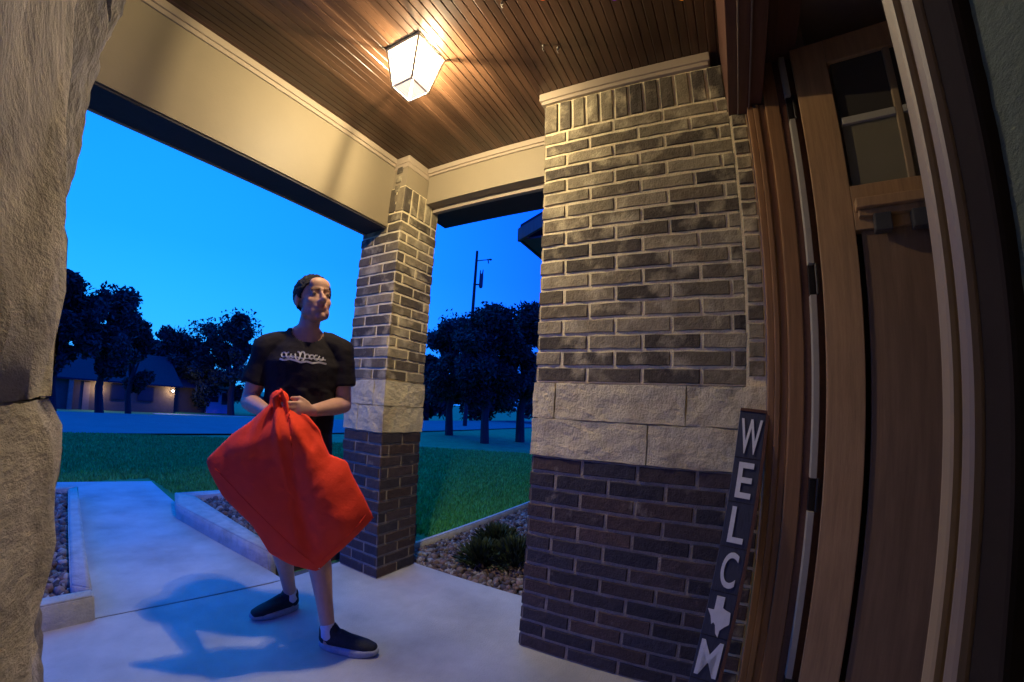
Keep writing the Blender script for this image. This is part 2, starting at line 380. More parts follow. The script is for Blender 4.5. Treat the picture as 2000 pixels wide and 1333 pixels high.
ZB, ZM, ZT = .965, 1.138, 1.305
def masonry(name, x0, x1, y0, y1, ztop, label, cat, up_joints, lo_joints, west=True):
    """square brick pier with limestone band: faces +X, -Y, +Y, -X"""
    t = empty(name, ((x0 + x1) / 2, (y0 + y1) / 2, 0), label, cat)
    core = MB(); i = .001
    lo = MB(); lo.box(x0 + i, x1 - i, y0 + i, y1 - i, -.1, ZB - .001); lo.build('lower_mortar', M['mortar_shaded'], t); core.box(x0 + i, x1 - i, y0 + i, y1 - i, ZT + .001, ztop)
    core.box(x0 + .012, x1 - .012, y0 + .012, y1 - .012, ZB, ZT)
    core.build('mortar', M['mortar'], t)
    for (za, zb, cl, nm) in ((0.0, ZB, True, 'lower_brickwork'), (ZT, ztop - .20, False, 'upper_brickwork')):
        mb = MB()
        faces = (((x1, y0, 0), (0, 1, 0), (1, 0, 0), y1 - y0), ((x0, y0, 0), (1, 0, 0), (0, -1, 0), x1 - x0),
                 ((x0, y1, 0), (1, 0, 0), (0, 1, 0), x1 - x0), ((x0, y0, 0), (0, 1, 0), (-1, 0, 0), y1 - y0))
        for k, (O, U, Nn, W) in enumerate(faces):
            ex = (.0068, .0068) if k in (0, 3) else (0, 0)
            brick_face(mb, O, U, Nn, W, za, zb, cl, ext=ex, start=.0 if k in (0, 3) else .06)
        mb.build(nm, M['brick_shaded'] if cl else M['brick'], t)
    mb = MB()
    for O, U, Nn, W in faces: soldier_face(mb, O, U, Nn, W, ztop - .20, ztop)
    mb.build('soldier_course', M['brick'], t)
    s = 0
    for (za, zb, J) in ((ZM, ZT, up_joints), (ZB, ZM, lo_joints)):
        e = [y0 - .011] + J + [y1 + .011]
        for a, b in zip(e[:-1], e[1:]):
            s += 1
            rock(x0 - .009, x1 + .009, a + .003, b - .003, za + .003, zb - .003, .0055, s + x0, 16, 11).build('stone_block', M['limestone'], t, smooth=False)
    return t
pil = masonry('brick_pillar', -2.25, -1.768, -.79, .118, 2.828, 'wide brick pillar with limestone band beside the open front door', 'pillar', [-.69, -.113], [-.266])
col = masonry('brick_column', -2.262, -1.885, -2.255, -1.885, 2.66, 'slim square brick column with limestone band at the porch corner', 'column', [-1.98], [-2.12])
# the column runs on up inside the beams to the ceiling
mb = MB(); mb.box(-2.255, -1.886, -2.25, -1.886, 2.66, 2.87); mb.build('column_head', M['beam_paint'], col)
mb = MB()
for z in np.arange(2.40, 2.82, .074):
    brick_box(mb, Vector((-1.885, -2.005, 0)), Vector((0, 1, 0)), Vector((1, 0, 0)), 0.02, .075 + random.uniform(-.01, .01), z, z + .055, False, .006)
mb.build('return_brick', M['brick'], col)

# crown trim mouldings (profile boxes) round pillar, column, beams
def crown(mb, x0, x1, y0, y1, ztop=2.899, h=.055, p=.022):
    mb.bbox(x0 - p, x1 + p, y0 - p, y1 + p, ztop - h, ztop, .004); mb.bbox(x0 - p * .55, x1 + p * .55, y0 - p * .55, y1 + p * .55, ztop - h - .022, ztop - h + .002, .003)
mb = MB(); crown(mb, -2.25, -1.76, -.797, .05, h=.05); mb.build('crown_trim', M['trim_paint'], pil)
mb = MB(); mb.bbox(-2.25, -1.876, -2.25, -1.876, 2.845, 2.899, .004); mb.bbox(-2.25, -1.881, -2.25, -1.881, 2.81, 2.85, .003); mb.build('crown_trim', M['trim_paint'], col)

# beams
t = empty('front_beam', (-.7, -2.12, 2.36), 'wide beige painted beam along the street side of the porch', 'beam')
mb = MB(); mb.box(-2.2, 1.6, -2.225, -2.012, 2.365, 2.9); mb.build('beam_face', M['beam_paint'], t)
mb = MB(); mb.bbox(-1.88, 1.6, -2.012, -1.992, 2.858, 2.899, .004); mb.bbox(-1.88, 1.6, -2.012, -2.001, 2.832, 2.858, .003); mb.build('crown_trim', M['trim_paint'], t)
mb = MB(); mb.box(-1.886, 1.6, -2.232, -2.020, 2.352, 2.365); mb.build('soffit', M['dark_soffit'], t)
mb = MB(); mb.bbox(-1.886, 1.6, -2.2424, -2.2262, 2.345, 2.42, .003); mb.build('drip_edge', M['trim_paint'], t)
t = empty('side_beam', (-2.16, -1.3, 2.6), 'shorter beige painted beam between the corner column and the pillar', 'beam')
mb = MB(); mb.box(-2.19, -2.112, -1.876, -.797, 2.612, 2.9); mb.build('beam_face', M['beam_paint'], t)
mb = MB(); mb.bbox(-2.112, -2.09, -1.876, -.822, 2.858, 2.899, .004); mb.bbox(-2.112, -2.10, -1.876, -.822, 2.838, 2.858, .003); mb.build('crown_trim', M['trim_paint'], t)
mb = MB(); mb.bbox(-2.225, -2.19, -1.876, -.80, 2.575, 2.64, .003); mb.build('drip_edge', M['trim_paint'], t)
mb = MB(); mb.box(-2.50, -2.226, -1.99, -.80, 2.60, 2.64); mb.build('eave_soffit', M['dark_soffit'], t)

# ceiling: real beadboard, one sheet of boards with V grooves running along X
mb = MB(); bw = .082; y = -2.02
prof = []
while y < .14:
    y2 = min(y + bw, .14); g = .004; md = (y + y2) / 2
    prof += [(y, 2.9045), (y + g, 2.9005), (md - g, 2.9005), (md, 2.9035), (md + g, 2.9005), (y2 - g, 2.9005)]; y = y2
    if y2 >= .14: break
prof.append((.14, 2.9045))
n = len(prof); xs = (-2.30, 1.6)
mb.add([(x, a, b) for x in xs for a, b in prof] , [(i, i + 1, n + i + 1, n + i) for i in range(n - 1)])
tag(mb.build('porch_ceiling', M['ceiling']), kind='structure')
mb = MB(); mb.box(-2.55, 1.7, -2.5, .14, 2.92, 3.05); mb.box(-2.3, 1.7, -2.25, .1, 2.906, 2.92)
tag(mb.build('porch_roof', M['dark_soffit']), 'dark flat roof deck over the porch ceiling boards', 'roof')

# rough stone wall right beside the lens
t = empty('stone_wall', (.1, -.4, 0), 'rough tan stone wall close by along the left edge', 'wall')
def stone_edge(z):    # how far the near stones bulge
    return 0
def near_rock(z0, z1, ycap, bulge, seed):
    bm = bmesh.new(); bmesh.ops.create_cube(bm, size=1); bmesh.ops.subdivide_edges(bm, edges=bm.edges[:], cuts=44, use_grid_fill=True)
    for q in bm.verts:
        p = q.co.copy(); nrm = Vector([c if abs(c) > .499 else 0 for c in p]).normalized()
        zz = (z0 + z1) / 2 + p.z * (z1 - z0); yy = -.13 + p.y * .52
        co = Vector((.16 + p.x * .32, yy, zz))
        nz = noise.fractal(Vector((co.x * 7, co.y * 10, co.z * 12)) + Vector((seed, 0, 0)), .85, 2, 6)
        gv = abs(noise.noise(Vector((seed, co.y * 16, co.z * 5)))); nz -= .9 * max(0, .10 - gv) / .10
        e = 1 - max(0, abs(p.y) * 2 - .75) / .25 * .5
        ez = 1 - max(0, abs(p.z) * 2 - .94) / .06
        ay = abs(co.y)
        if p.x < 0:
            k = min(1, max(0, (ay - .17) / .20)); k = k * k * (3 - 2 * k)
            co.x = (.014 + .03 * max(0, co.y)) * (1 - k) - ay * math.tan(rad(bulge(zz))) * k + (.006 if abs(p.z) > .49 else 0) + ay * .020 * nz * (1 if p.z > -2 else 1)
        else: co += nrm * .006 * nz
        q.co = co
    return MB().bm(bm)
off = lambda z: float(np.interp(z, [.0, .90, .96, .99, 1.022, 1.06, 1.097, 1.154, 1.19, 1.242, 1.284, 1.338, 1.396, 1.45, 1.6, 2.9], [2.0, 2.4, 3.2, 3.9, 4.6, 5.2, 5.55, 5.35, 5.2, 4.6, 3.8, 1.8, 0.0, -1.6, -2.2, -2.2]))
near_rock(1.1635, 2.9, -.4, off, 1.7).build('stone_block', M['stone_near'], t, smooth=True)
near_rock(.30, 1.163, -.4, off, 5.2).build('stone_block', M['stone_near'], t, smooth=True)
near_rock(-.05, .296, -.4, off, 8.2).build('stone_block', M['stone_near'], t, smooth=True)
z = -.05; k = 0
while z < 2.9:
    z2 = min(2.9, z + random.uniform(.17, .34)); k += 1
    fm = rock(-.06, .5, -.79, -.40, z, z2 - .006, .007, k + 20, 26, 13)
    for qi, v in enumerate(fm.v):
        if v[0] < .1:
            kk = (-.40 - v[1]) / .39; rg = noise.noise(Vector((3.3, v[1] * 26 + v[2] * 1.3, v[2] * 3.2))); rg2 = noise.noise(Vector((9.1, v[1] * 60, v[2] * 6)))
            ed = float(np.interp(v[2], [.7, .9, 1.39, 1.565, 1.67, 2.9], [.071, .072, .060, .046, .042, .040]))
            fm.v[qi] = (v[0] + .060 - (-.012 + (ed + .012) * max(0, kk) ** .8) + (.016 * rg + .004 * rg2) * (.35 + .65 * min(1, (1 - abs(kk * 2 - 1)) * 3)), v[1], v[2])
    fm.build('stone_block', M['stone_far'], t); z = z2

# house wall beside the door + near door post
t = empty('house_wall', (-.05, .3, 0), 'dark green stucco house wall at the right edge beyond the door post', 'wall')
bm = bmesh.new(); bmesh.ops.create_grid(bm, x_segments=70, y_segments=900, size=.5)
for q in bm.verts:
    xx = -.1885 + (q.co.x + .5) * .27; zz = (q.co.y + .5) * 2.2 + .3
    nz = noise.noise(Vector((xx * 190, zz * 95, 3))) + .4 * noise.noise(Vector((xx * 420, zz * 260, 7))); kb = min(1, max(.12, (xx + .183) / .02))
    q.co = Vector((xx, .1185 - .0024 * max(-.2, nz) * kb, zz))
MB().bm(bm).build('stucco_face', M['stucco'], t, smooth=True)
mb = MB(); mb.box(-.183, .3, .135, .62, 0, 2.9); mb.box(.05, .6, -.39, .62, 0, 2.9); mb.build('wall_core', M['stucco'], t)

# ------------------------------------------------------------------ door frame
t = empty('door_frame', (-1.05, .25, 0), 'brown wooden frame of the front door, header and hinge jamb lit', 'door frame')
mb = MB()
mb.bbox(-1.76, -1.716, .198, .222, 0, 2.52, .003); mb.bbox(-1.76, -1.708, .2225, .243, 0, 2.52, .004); mb.bbox(-1.76, -1.716, .2435, .270, 0, 2.52, .003)
mb.build('brick_mould', M['jamb_wood'], t)
mb = MB(); mb.bbox(-1.80, -1.695, .2705, .326, 0, 2.725, .004); mb.build('hinge_jamb', M['jamb_wood'], t)
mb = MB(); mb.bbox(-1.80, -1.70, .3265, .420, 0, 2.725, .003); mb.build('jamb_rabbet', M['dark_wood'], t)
ZH = (2.45, 1.70, .917, .16)
mb = MB(); zs = [0.0] + [v for zc in reversed(ZH) for v in (zc - .06, zc + .06)] + [2.715]
for a, b in zip(zs[0::2], zs[1::2]):
    mb.bbox(-1.699, -1.668, .352, .374, a, b, .002)
mb.build('weatherstrip', M['strip'], t)
for zc in ZH:
    mb = MB(); mb.bbox(-1.697, -1.680, .352, .374, zc - .055, zc + .055, .002); mb.tube([(-1.672, .380, zc - .055), (-1.672, .380, zc + .055)], [.006, .006], 10)
    mb.build('hinge', M['iron'], t)
mb = MB()
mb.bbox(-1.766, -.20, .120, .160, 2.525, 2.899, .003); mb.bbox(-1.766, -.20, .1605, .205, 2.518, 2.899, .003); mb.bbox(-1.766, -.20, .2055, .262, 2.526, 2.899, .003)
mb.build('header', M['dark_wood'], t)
mb = MB(); mb.bbox(-1.766, -.20, .158, .164, 2.512, 2.519, .002); mb.bbox(-1.766, -.20, .203, .209, 2.508, 2.519, .002); mb.build('header_bead', M['post_mauve'], t)
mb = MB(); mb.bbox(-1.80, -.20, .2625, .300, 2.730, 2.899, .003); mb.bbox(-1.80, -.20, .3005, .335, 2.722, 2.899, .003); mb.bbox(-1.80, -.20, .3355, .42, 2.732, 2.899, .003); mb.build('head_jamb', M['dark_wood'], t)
# latch-side post close to the lens
mb = MB(); mb.bbox(-.236, -.2248, .110, .3, 0, 2.9, .0025); mb.build('latch_post', M['post_tan'], t)
mb = MB(); mb.bbox(-.2192, -.2085, .110, .3, 0, 2.9, .003); mb.build('latch_mould', M['post_mauve'], t)
mb = MB(); mb.box(-.2255, -.2185, .119, .42, 0, 2.9); mb.bbox(-.2082, -.1895, .1135, .42, 0, 2.9, .002); mb.build('latch_back', M['latch_dark'], t)
# half bricks of the door reveal
mb = MB(); z = 0.0
while z < 2.5:
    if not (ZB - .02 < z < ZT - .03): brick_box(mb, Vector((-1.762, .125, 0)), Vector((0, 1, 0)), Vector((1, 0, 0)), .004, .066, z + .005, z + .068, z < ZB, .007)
    z += .0744
rv = mb.build('reveal_brick', M['brick'], pil)
mb = MB(); mb.box(-1.95, -1.763, .1205, .197, 0, 2.52); mb.build('reveal_mortar', M['mortar'], pil)
rock(-1.95, -1.752, .1225, .196, ZB, ZT, .005, 31, 8, 11).build('stone_block', M['limestone'], pil)

# front door, swung open into the house
DA = rad(80); Hx, Hy = -1.640, .392
t = empty('front_door', (Hx, Hy, 0), 'open brown wooden front door with small glass lites and a dentil shelf', 'door', rz=DA)
def L(mb, x0, x1, z0, z1, y0=-.0, y1=.045, bev=.003):   # local: x along the leaf, -y... camera side is y<0 after rotation
    mb.bbox(x0, x1, y0, y1, z0, z1, bev); return mb
W = 1.07
L(MB(), 0, .126, .02, 2.715).build('hinge_stile', M['door_wood'], t, local=True)
L(MB(), W - .126, W, .02, 2.715).build('latch_stile', M['door_wood'], t, local=True)
L(MB(), .1265, W - .1265, 2.60, 2.715).build('top_rail', M['door_wood'], t, local=True)
L(MB(), .1265, W - .1265, 1.86, 2.035).build('lock_rail', M['door_wood'], t, local=True)
L(MB(), .1265, W - .1265, .02, .26).build('bottom_rail', M['door_wood'], t, local=True)
for i in range(1, 4):
    x = .1265 + i * (W - .253) / 4
    mb = MB(); L(mb, x - .011, x + .011, 2.0355, 2.5995, .004, .041); mb.build('glazing_bar', M['post_tan'], t, local=True)
for i in range(4):
    x0 = .1265 + i * (W - .253) / 4 + .0115; x1 = .1265 + (i + 1) * (W - .253) / 4 - .0115
    mb = MB(); L(mb, x0, x1, 2.300, 2.330, .004, .041); mb.build('glazing_bar', M['strip'], t, local=True)
    for (a, b, m) in ((2.3305, 2.5995, 'pane_dark'), (2.0355, 2.2995, 'pane_pale_reflection')):
        mb = MB(); mb.box(x0, x1, .018, .024, a, b); mb.build('pane', M[m], t, local=True)
for i in range(2):
    x0 = .1265 + i * (W - .253) / 2; x1 = x0 + (W - .253) / 2
    mb = MB(); L(mb, x0 + .02, x1 - .02, .2605, 1.8595, .016, .03); mb.build('panel', M['panel_wood'], t, local=True)
    if i == 0:
        mb = MB(); L(mb, x1 - .0195, x1 + .0195, .2605, 1.8595); mb.build('mullion', M['door_wood'], t, local=True)
mb = MB(); mb.bbox(.132, W - .132, -.048, -.0005, 1.925, 1.962, .004); mb.bbox(.140, W - .140, -.026, -.0005, 1.900, 1.9245, .003); sh = mb.build('shelf', M['door_wood'], t, local=True)
for i in range(7):
    x = .185 + i * .118
    mb = MB(); mb.bbox(x, x + .055, -.040, -.0005, 1.835, 1.8995, .004); mb.build('dentil', M['dentil'], t, local=True)

# dark room behind
t = empty('hallway', (-1.5, 2.5, 0), 'dark unlit hallway seen over the top of the open door', 'room')
mb = MB(); mb.box(-4.2, .6, 4.2, 4.3, 0, 3.0); mb.box(-4.3, -4.2, .43, 4.3, 0, 3.0); mb.box(.6, .7, .43, 4.3, 0, 3.0); mb.box(-4.3, -1.80, .43, .50, 0, 3.0)
mb.build('room_wall', M['interior'], t)
mb = MB(); mb.box(-4.3, .7, .43, 4.3, 3.0, 3.1); mb.build('room_ceiling', M['interior'], t)
mb = MB(); mb.box(-4.3, .7, .61, 4.3, -.1, -.002); mb.build('room_floor', M['interior'], t)
mb = MB(); mb.box(-.19, .7, .43, .62, 0, 3.0); mb.box(-4.3, .7, .14, .44, 2.93, 3.02); mb.build('room_front', M['interior'], t)

# ------------------------------------------------------------------ welcome sign
TOPp = Vector((-1.722, .146, 1.205)); BOTp = Vector((-1.49, .035, .0))
zv = (TOPp - BOTp).normalized(); xv = Vector((0, 1, 0)); xv = (xv - zv * xv.dot(zv)).normalized(); nv = xv.cross(zv).normalized()   # nv towards +X
Ms = Matrix((xv, -nv, zv)).transposed().to_4x4(); Ms.translation = BOTp           # local x right, y into the wall, z up
t = empty('welcome_sign', BOTp, 'tall narrow dark sign with white stacked letters leaning beside the door frame', 'sign')
Hs = (TOPp - BOTp).length; ws = .048
mb = MB(); mb.bbox(-ws, ws, 0, .019, 0, Hs, .002, m=Ms); mb.build('board', M['sign_board'], t)
mb = MB(); mb.bbox(ws + .0003, ws + .012, -.004, .022, 0, Hs, .001, m=Ms); mb.bbox(-ws - .0, ws + .012, -.004, .022, Hs + .0003, Hs + .012, .001, m=Ms); mb.build('edging', M['dark_wood'], t)
pitch = (Hs - .02) / 7.35
for k in range(1, 7):
    mb = MB(); z = Hs - .012 - k * pitch; mb.box(-ws, ws, -.0012, .001, z - .0012, z + .0012, m=Ms); mb.build('seam', M['iron'], t)
def letter(ch, zc, hgt, wid):
    cu = bpy.data.curves.new('letter', 'FONT'); cu.body = ch; cu.extrude = .002; cu.resolution_u = 6; cu.offset = .012
    ob = bpy.data.objects.new('tmp', cu); COL.objects.link(ob); dg = bpy.context.evaluated_depsgraph_get(); dg.update()
    me = bpy.data.meshes.new_from_object(ob.evaluated_get(dg)); bpy.data.objects.remove(ob)
    a = np.array([v.co[:] for v in me.vertices]); lo, hi = a.min(0), a.max(0)
    q = MB(); vs = [Ms @ Vector((((v[0] - lo[0]) / (hi[0] - lo[0]) - .5) * wid, -.0035 - (v[2]) * .6, ((v[1] - lo[1]) / (hi[1] - lo[1]) - .5) * hgt + zc)) for v in a]
    q.add(vs, [tuple(p.vertices) for p in me.polygons]); q.build('letter', M['sign_white'], t)
for k, ch in enumerate('WELC*ME'):
    zc = Hs - .012 - (k + .5) * pitch
    if ch != '*': letter(ch, zc, pitch * .80, .078 if ch in 'WM' else .056)
    else:
        poly = [(-.35, .5), (.05, .5), (.05, .2), (.2, .16), (.45, .12), (.5, -.1), (.5, -.2), (.3, -.3), (.12, -.42), (.1, -.62), (-.05, -.52), (-.15, -.3), (-.26, -.24), (-.34, -.3), (-.46, -.08), (-.66, .1), (-.35, .1)]
        mb = MB(); mb.prism([(x * .072 + .004, z * pitch * .80 + zc) for x, z in poly], -.004, m=Ms); mb.build('state_outline', M['sign_white'], t)

# ------------------------------------------------------------------ lantern
LX, LY = -1.190, -1.250
t = empty('ceiling_lantern', (LX, LY, 2.9), 'lit square tapered lantern fixed to the wooden porch ceiling', 'lantern')
a, b, zt, zb = .100, .061, 2.886, 2.668
mb = MB(); mb.bbox(LX - a - .009, LX + a + .009, LY - a - .009, LY + a + .009, 2.893, 2.8999, .002); mb.bbox(LX - a - .004, LX + a + .004, LY - a - .004, LY + a + .004, 2.886, 2.893, .002); mb.build('top_plate', M['bronze'], t)
def cpt(sx_, sy_, z):
    k = (z - zb) / (zt - zb); r = b + (a - b) * k; return Vector((LX + sx_ * r, LY + sy_ * r, z))
for sx_, sy_ in ((1, 1), (1, -1), (-1, 1), (-1, -1)):
    mb = MB(); mb.tube([cpt(sx_, sy_, zt), cpt(sx_, sy_, zb)], [.0064, .0060], 8, cap=False); mb.build('corner_bar', M['bronze'], t)
mb = MB()
for c0, c1 in (((1, 1), (1, -1)), ((1, -1), (-1, -1)), ((-1, -1), (-1, 1)), ((-1, 1), (1, 1))):
    mb.tube([cpt(*c0, zb), cpt(*c1, zb)], [.0042, .0042], 6)
mb.build('bottom_ring', M['bronze'], t)
M['pane_lit'] = emit('pane_lit', (1.0, .93, .86), .52, .92)
M['pane_bottom'] = emit('pane_bottom', (1.0, .96, .82), .45, .84)
for c0, c1 in (((1, 1), (1, -1)), ((1, -1), (-1, -1)), ((-1, -1), (-1, 1)), ((-1, 1), (1, 1))):
    mb = MB(); mb.add([cpt(*c0, zt - .003), cpt(*c1, zt - .003), cpt(*c1, zb + .003), cpt(*c0, zb + .003)], [(0, 1, 2, 3)]); mb.build('glass_pane', M['pane_lit'], t)
mb = MB(); mb.add([cpt(1, 1, zb), cpt(1, -1, zb), cpt(-1, -1, zb), cpt(-1, 1, zb)], [(0, 1, 2, 3)]); mb.build('bottom_pane', M['pane_bottom'], t)
def lamp(name, loc, power, col, r, parent):
    l = bpy.data.lights.new(name, 'POINT'); l.energy = power; l.color = col; l.shadow_soft_size = r
    o = bpy.data.objects.new(name, l); COL.objects.link(o); o.parent = parent; o.location = Vector(loc) - parent.location; return o
for bx_, by_ in ((-.054, .033), (-.050, -.037)): lamp('bulb', (LX + bx_, LY + by_, 2.775), 48 if by_ > 0 else 28, (1.0, .81, .50), .009, t)
sp = bpy.data.lights.new('added_down_fill', 'SPOT'); sp.energy = 62; sp.color = (1.0, .81, .52); sp.spot_size = rad(125); sp.spot_blend = 1.0; sp.shadow_soft_size = .055  # extra spot added inside the lantern to brighten floor and lower pillar
so_ = bpy.data.objects.new('added_down_fill', sp); COL.objects.link(so_); so_.parent = t; so_.location = Vector((LX - .030, LY - .012, 2.77)) - t.location

# small hooks and party bulbs on the ceiling
for (x, y, lab) in ((-1.43, -.66, 'small pale cup hook in the ceiling, upper one of the two above the pillar'), (-1.47, -.60, 'small pale cup hook in the ceiling nearest the brick pillar trim'), (-1.13, -.72, 'small pale triangular hook in the ceiling to the right of the lantern')):
    t = empty('ceiling_hook', (x, y, 2.9), lab, 'hook', group='hooks in the porch ceiling')
    mb = MB(); mb.tube([(x, y, 2.90), (x, y, 2.888)], [.007, .006], 10); mb.build('rose', M['strip'], t)
    mb = MB(); mb.tube([(x + .009 * math.sin(q), y, 2.876 + .011 * math.cos(q)) for q in np.linspace(0, 4.4, 12)], [.0025] * 12, 6); mb.build('hook', M['strip'], t)

for (x, y, col_, nm_) in ((-1.15, -.538, (1, .16, .03), 'red orange'), (-1.265, -.268, (.30, .04, .65), 'purple'), (-1.36, -.012, (1, .30, .02), 'amber')):
    t = empty('party_bulb', (x, y, 2.9), nm_ + ' party bulb on the ceiling at the top edge of the picture', 'light bulb', group='coloured party bulbs on the ceiling')
    mb = MB(); mb.tube([(x, y, 2.90), (x, y, 2.875)], [.010, .010], 10); mb.build('socket', M['iron'], t)
    mb = MB(); mb.ell((x, y, 2.858), (.017, .017, .022)); mb.build('bulb_glass', emit('party_' + nm_.replace(' ', '_'), col_, .9), t, smooth=True)

# ------------------------------------------------------------------ planters, gravel, plants
def curb(name, label, boxes):
    t = empty(name, (*boxes[0][0][0], 0), label, 'curb')
    for poly, z1 in boxes:
        bm = bmesh.new(); n = len(poly)
        vs = [bm.verts.new((x, y, z)) for z in (-.15, z1) for x, y in poly]
        bm.faces.new(vs[:n]); bm.faces.new(vs[n:])
        for i in range(n): bm.faces.new((vs[i], vs[(i + 1) % n], vs[(i + 1) % n + n], vs[i + n]))
        bmesh.ops.recalc_face_normals(bm, faces=bm.faces[:]); bmesh.ops.bevel(bm, geom=bm.edges[:], offset=.008, segments=2, affect='EDGES')
        bmesh.ops.triangulate(bm, faces=bm.faces[:]); bmesh.ops.subdivide_edges(bm, edges=bm.edges[:], cuts=3, use_grid_fill=True)
        for q in bm.verts: q.co += noise.noise_vector(q.co * 14) * .004
        MB().bm(bm).build('curb_stone', M['curb'], t, smooth=True)
    return t
curb('planter_curb', 'pale stone curb of the gravel bed beside the stone wall',
     [([(-.44, -2.49), (-.36, -2.59), (-.66, -4.86), (-.755, -4.94)], .125), ([(-.43, -2.39), (-.44, -2.48), (.6, -2.57), (.6, -2.46)], .125), ([(-.67, -4.86), (-.755, -4.96), (.6, -4.98), (.6, -4.88)], .120)])
curb('planter_curb', 'pale stone curb of the gravel bed behind the red bag',
     [([(-1.447, -2.46), (-1.363, -3.92), (-1.50, -4.37), (-1.62, -4.15), (-1.545, -2.46)], .125), ([(-1.51, -4.36), (-2.9, -4.20), (-2.9, -4.09), (-1.6, -4.15)], .120)])
curb('bed_edging', 'thin white edging strip between lawn and side gravel bed', [([(-2.29, -2.13), (-6.5, -2.00), (-6.5, -1.95), (-2.29, -2.08)], .045)])
def gravel(name, region, n, z, seed, size=(.014, .030)):
    rng = np.random.default_rng(seed); bm = bmesh.new(); bmesh.ops.create_icosphere(bm, subdivisions=1, radius=1)
    B = np.array([v.co[:] for v in bm.verts]); T = np.array([[v.index for v in f.verts] for f in bm.faces]); bm.free()
    pts = []
    x0, x1, y0, y1 = min(p[0] for p in region), max(p[0] for p in region), min(p[1] for p in region), max(p[1] for p in region)
    def inside(x, y):
        c = False; j = len(region) - 1
        for i in range(len(region)):
            if (region[i][1] > y) != (region[j][1] > y) and x < (region[j][0] - region[i][0]) * (y - region[i][1]) / (region[j][1] - region[i][1]) + region[i][0]: c = not c
            j = i
        return c
    while len(pts) < n:
        x, y = rng.uniform(x0, x1), rng.uniform(y0, y1)
        if inside(x, y): pts.append((x, y))
    pal = np.array([(.20, .13, .10), (.32, .26, .20), (.13, .09, .08), (.42, .37, .32), (.24, .15, .12), (.09, .07, .07), (.30, .20, .16)])
    Vs, Fs, Cs = [], [], []
    for i, (x, y) in enumerate(pts):
        s = rng.uniform(*size); R = np.linalg.qr(rng.normal(size=(3, 3)))[0]
        b = B * (1 + rng.uniform(-.25, .25, (len(B), 1))) * np.array([1.25, .9, .65]) * s
        Vs.append(b @ R.T + np.array([x, y, z + rng.uniform(0, .018)])); Fs.append(T + i * len(B)); Cs.append(np.repeat((pal[rng.integers(len(pal))] * rng.uniform(.5, .95))[None], len(B), 0))
    o = fast_mesh(name, np.concatenate(Vs), np.concatenate(Fs), M['gravel'], np.concatenate(Cs)); return tag(o, kind='stuff')
o = slab('planter_soil', [(-.38, -2.6), (.6, -2.6), (.6, -4.9), (-.68, -4.9)], -.15, .055, M['soil']); tag(o, kind='structure')
o = slab('planter_soil', [(-1.5, -2.46), (-1.42, -3.9), (-1.56, -4.22), (-2.9, -4.14), (-2.9, -2.4)], -.15, .055, M['soil']); tag(o, kind='structure')
tag(gravel('gravel', [(-.36, -2.58), (.3, -2.58), (.3, -4.88), (-.66, -4.88)], 2600, .06, 1, (.016, .034)), 'dark river pebbles in the bed beside the stone wall', 'gravel')
tag(gravel('gravel', [(-1.52, -2.46), (-1.44, -3.9), (-1.6, -4.2), (-2.9, -4.1), (-2.9, -2.4)], 3200, .06, 2, (.016, .034)), 'brown pebbles in the bed behind the red bag', 'gravel')
tag(gravel('gravel', [(-2.285, -2.08), (-5.8, -1.98), (-5.8, -.8), (-2.285, -.8)], 6500, -.03, 3, (.014, .032)), 'reddish pebbles in the side bed between column and pillar', 'gravel')
def shrub(x, y, z, r, h, n, label, seed):
    rng = np.random.default_rng(seed); t = empty('low_shrub', (x, y, z), label, 'plant')
    th = rng.uniform(0, 2 * PI, n); u = rng.uniform(0, 1, n) ** .6; el = rng.uniform(.15, 1.35, n)
    tip = np.stack([u * r * np.cos(th) * np.cos(el) * 1.6, u * r * np.sin(th) * np.cos(el) * 1.6, .02 + h * np.sin(el) * (.4 + .6 * u)], 1)
    d = tip / np.linalg.norm(tip, axis=1, keepdims=True); s = rng.uniform(.03, .06, n)[:, None]
    sd = np.cross(d, rng.normal(size=(n, 3))); sd /= np.linalg.norm(sd, axis=1, keepdims=True)
    Vv = np.stack([tip - d * s * .5, tip + sd * s * .22, tip + d * s * .8, tip - sd * s * .22], 1).reshape(-1, 3)
    c = np.repeat(np.array([(.035, .055, .022)]) * rng.uniform(.6, 1.5, (n, 1)), 4, 0)
    o = fast_mesh('foliage', Vv, np.arange(4 * n).reshape(-1, 4), M['shrub'], c, t)
    mb = MB()
    for k in range(7):
        q = rng.uniform(0, 2 * PI); mb.tube([(0, 0, -.02), (.3 * r * math.cos(q), .3 * r * math.sin(q), h * .35), (.6 * r * math.cos(q), .6 * r * math.sin(q), h * .7)], [.006, .005, .003], 6)
    mb.build('stem', M['bark'], t, local=True)
shrub(-2.62, -1.52, -.03, .14, .17, 1100, 'dark low shrub in the side gravel bed, nearer the column', 5)
shrub(-2.98, -1.60, -.03, .15, .20, 1100, 'dark low shrub in the side gravel bed, nearer the lawn edging', 6)
shrub(-2.72, -1.30, -.03, .15, .22, 1100, 'dark low shrub in the side gravel bed, half behind the wide pillar', 8)
shrub(-1.72, -2.75, .05, .12, .15, 800, 'dark low shrub in the gravel bed just behind the red bag', 7)
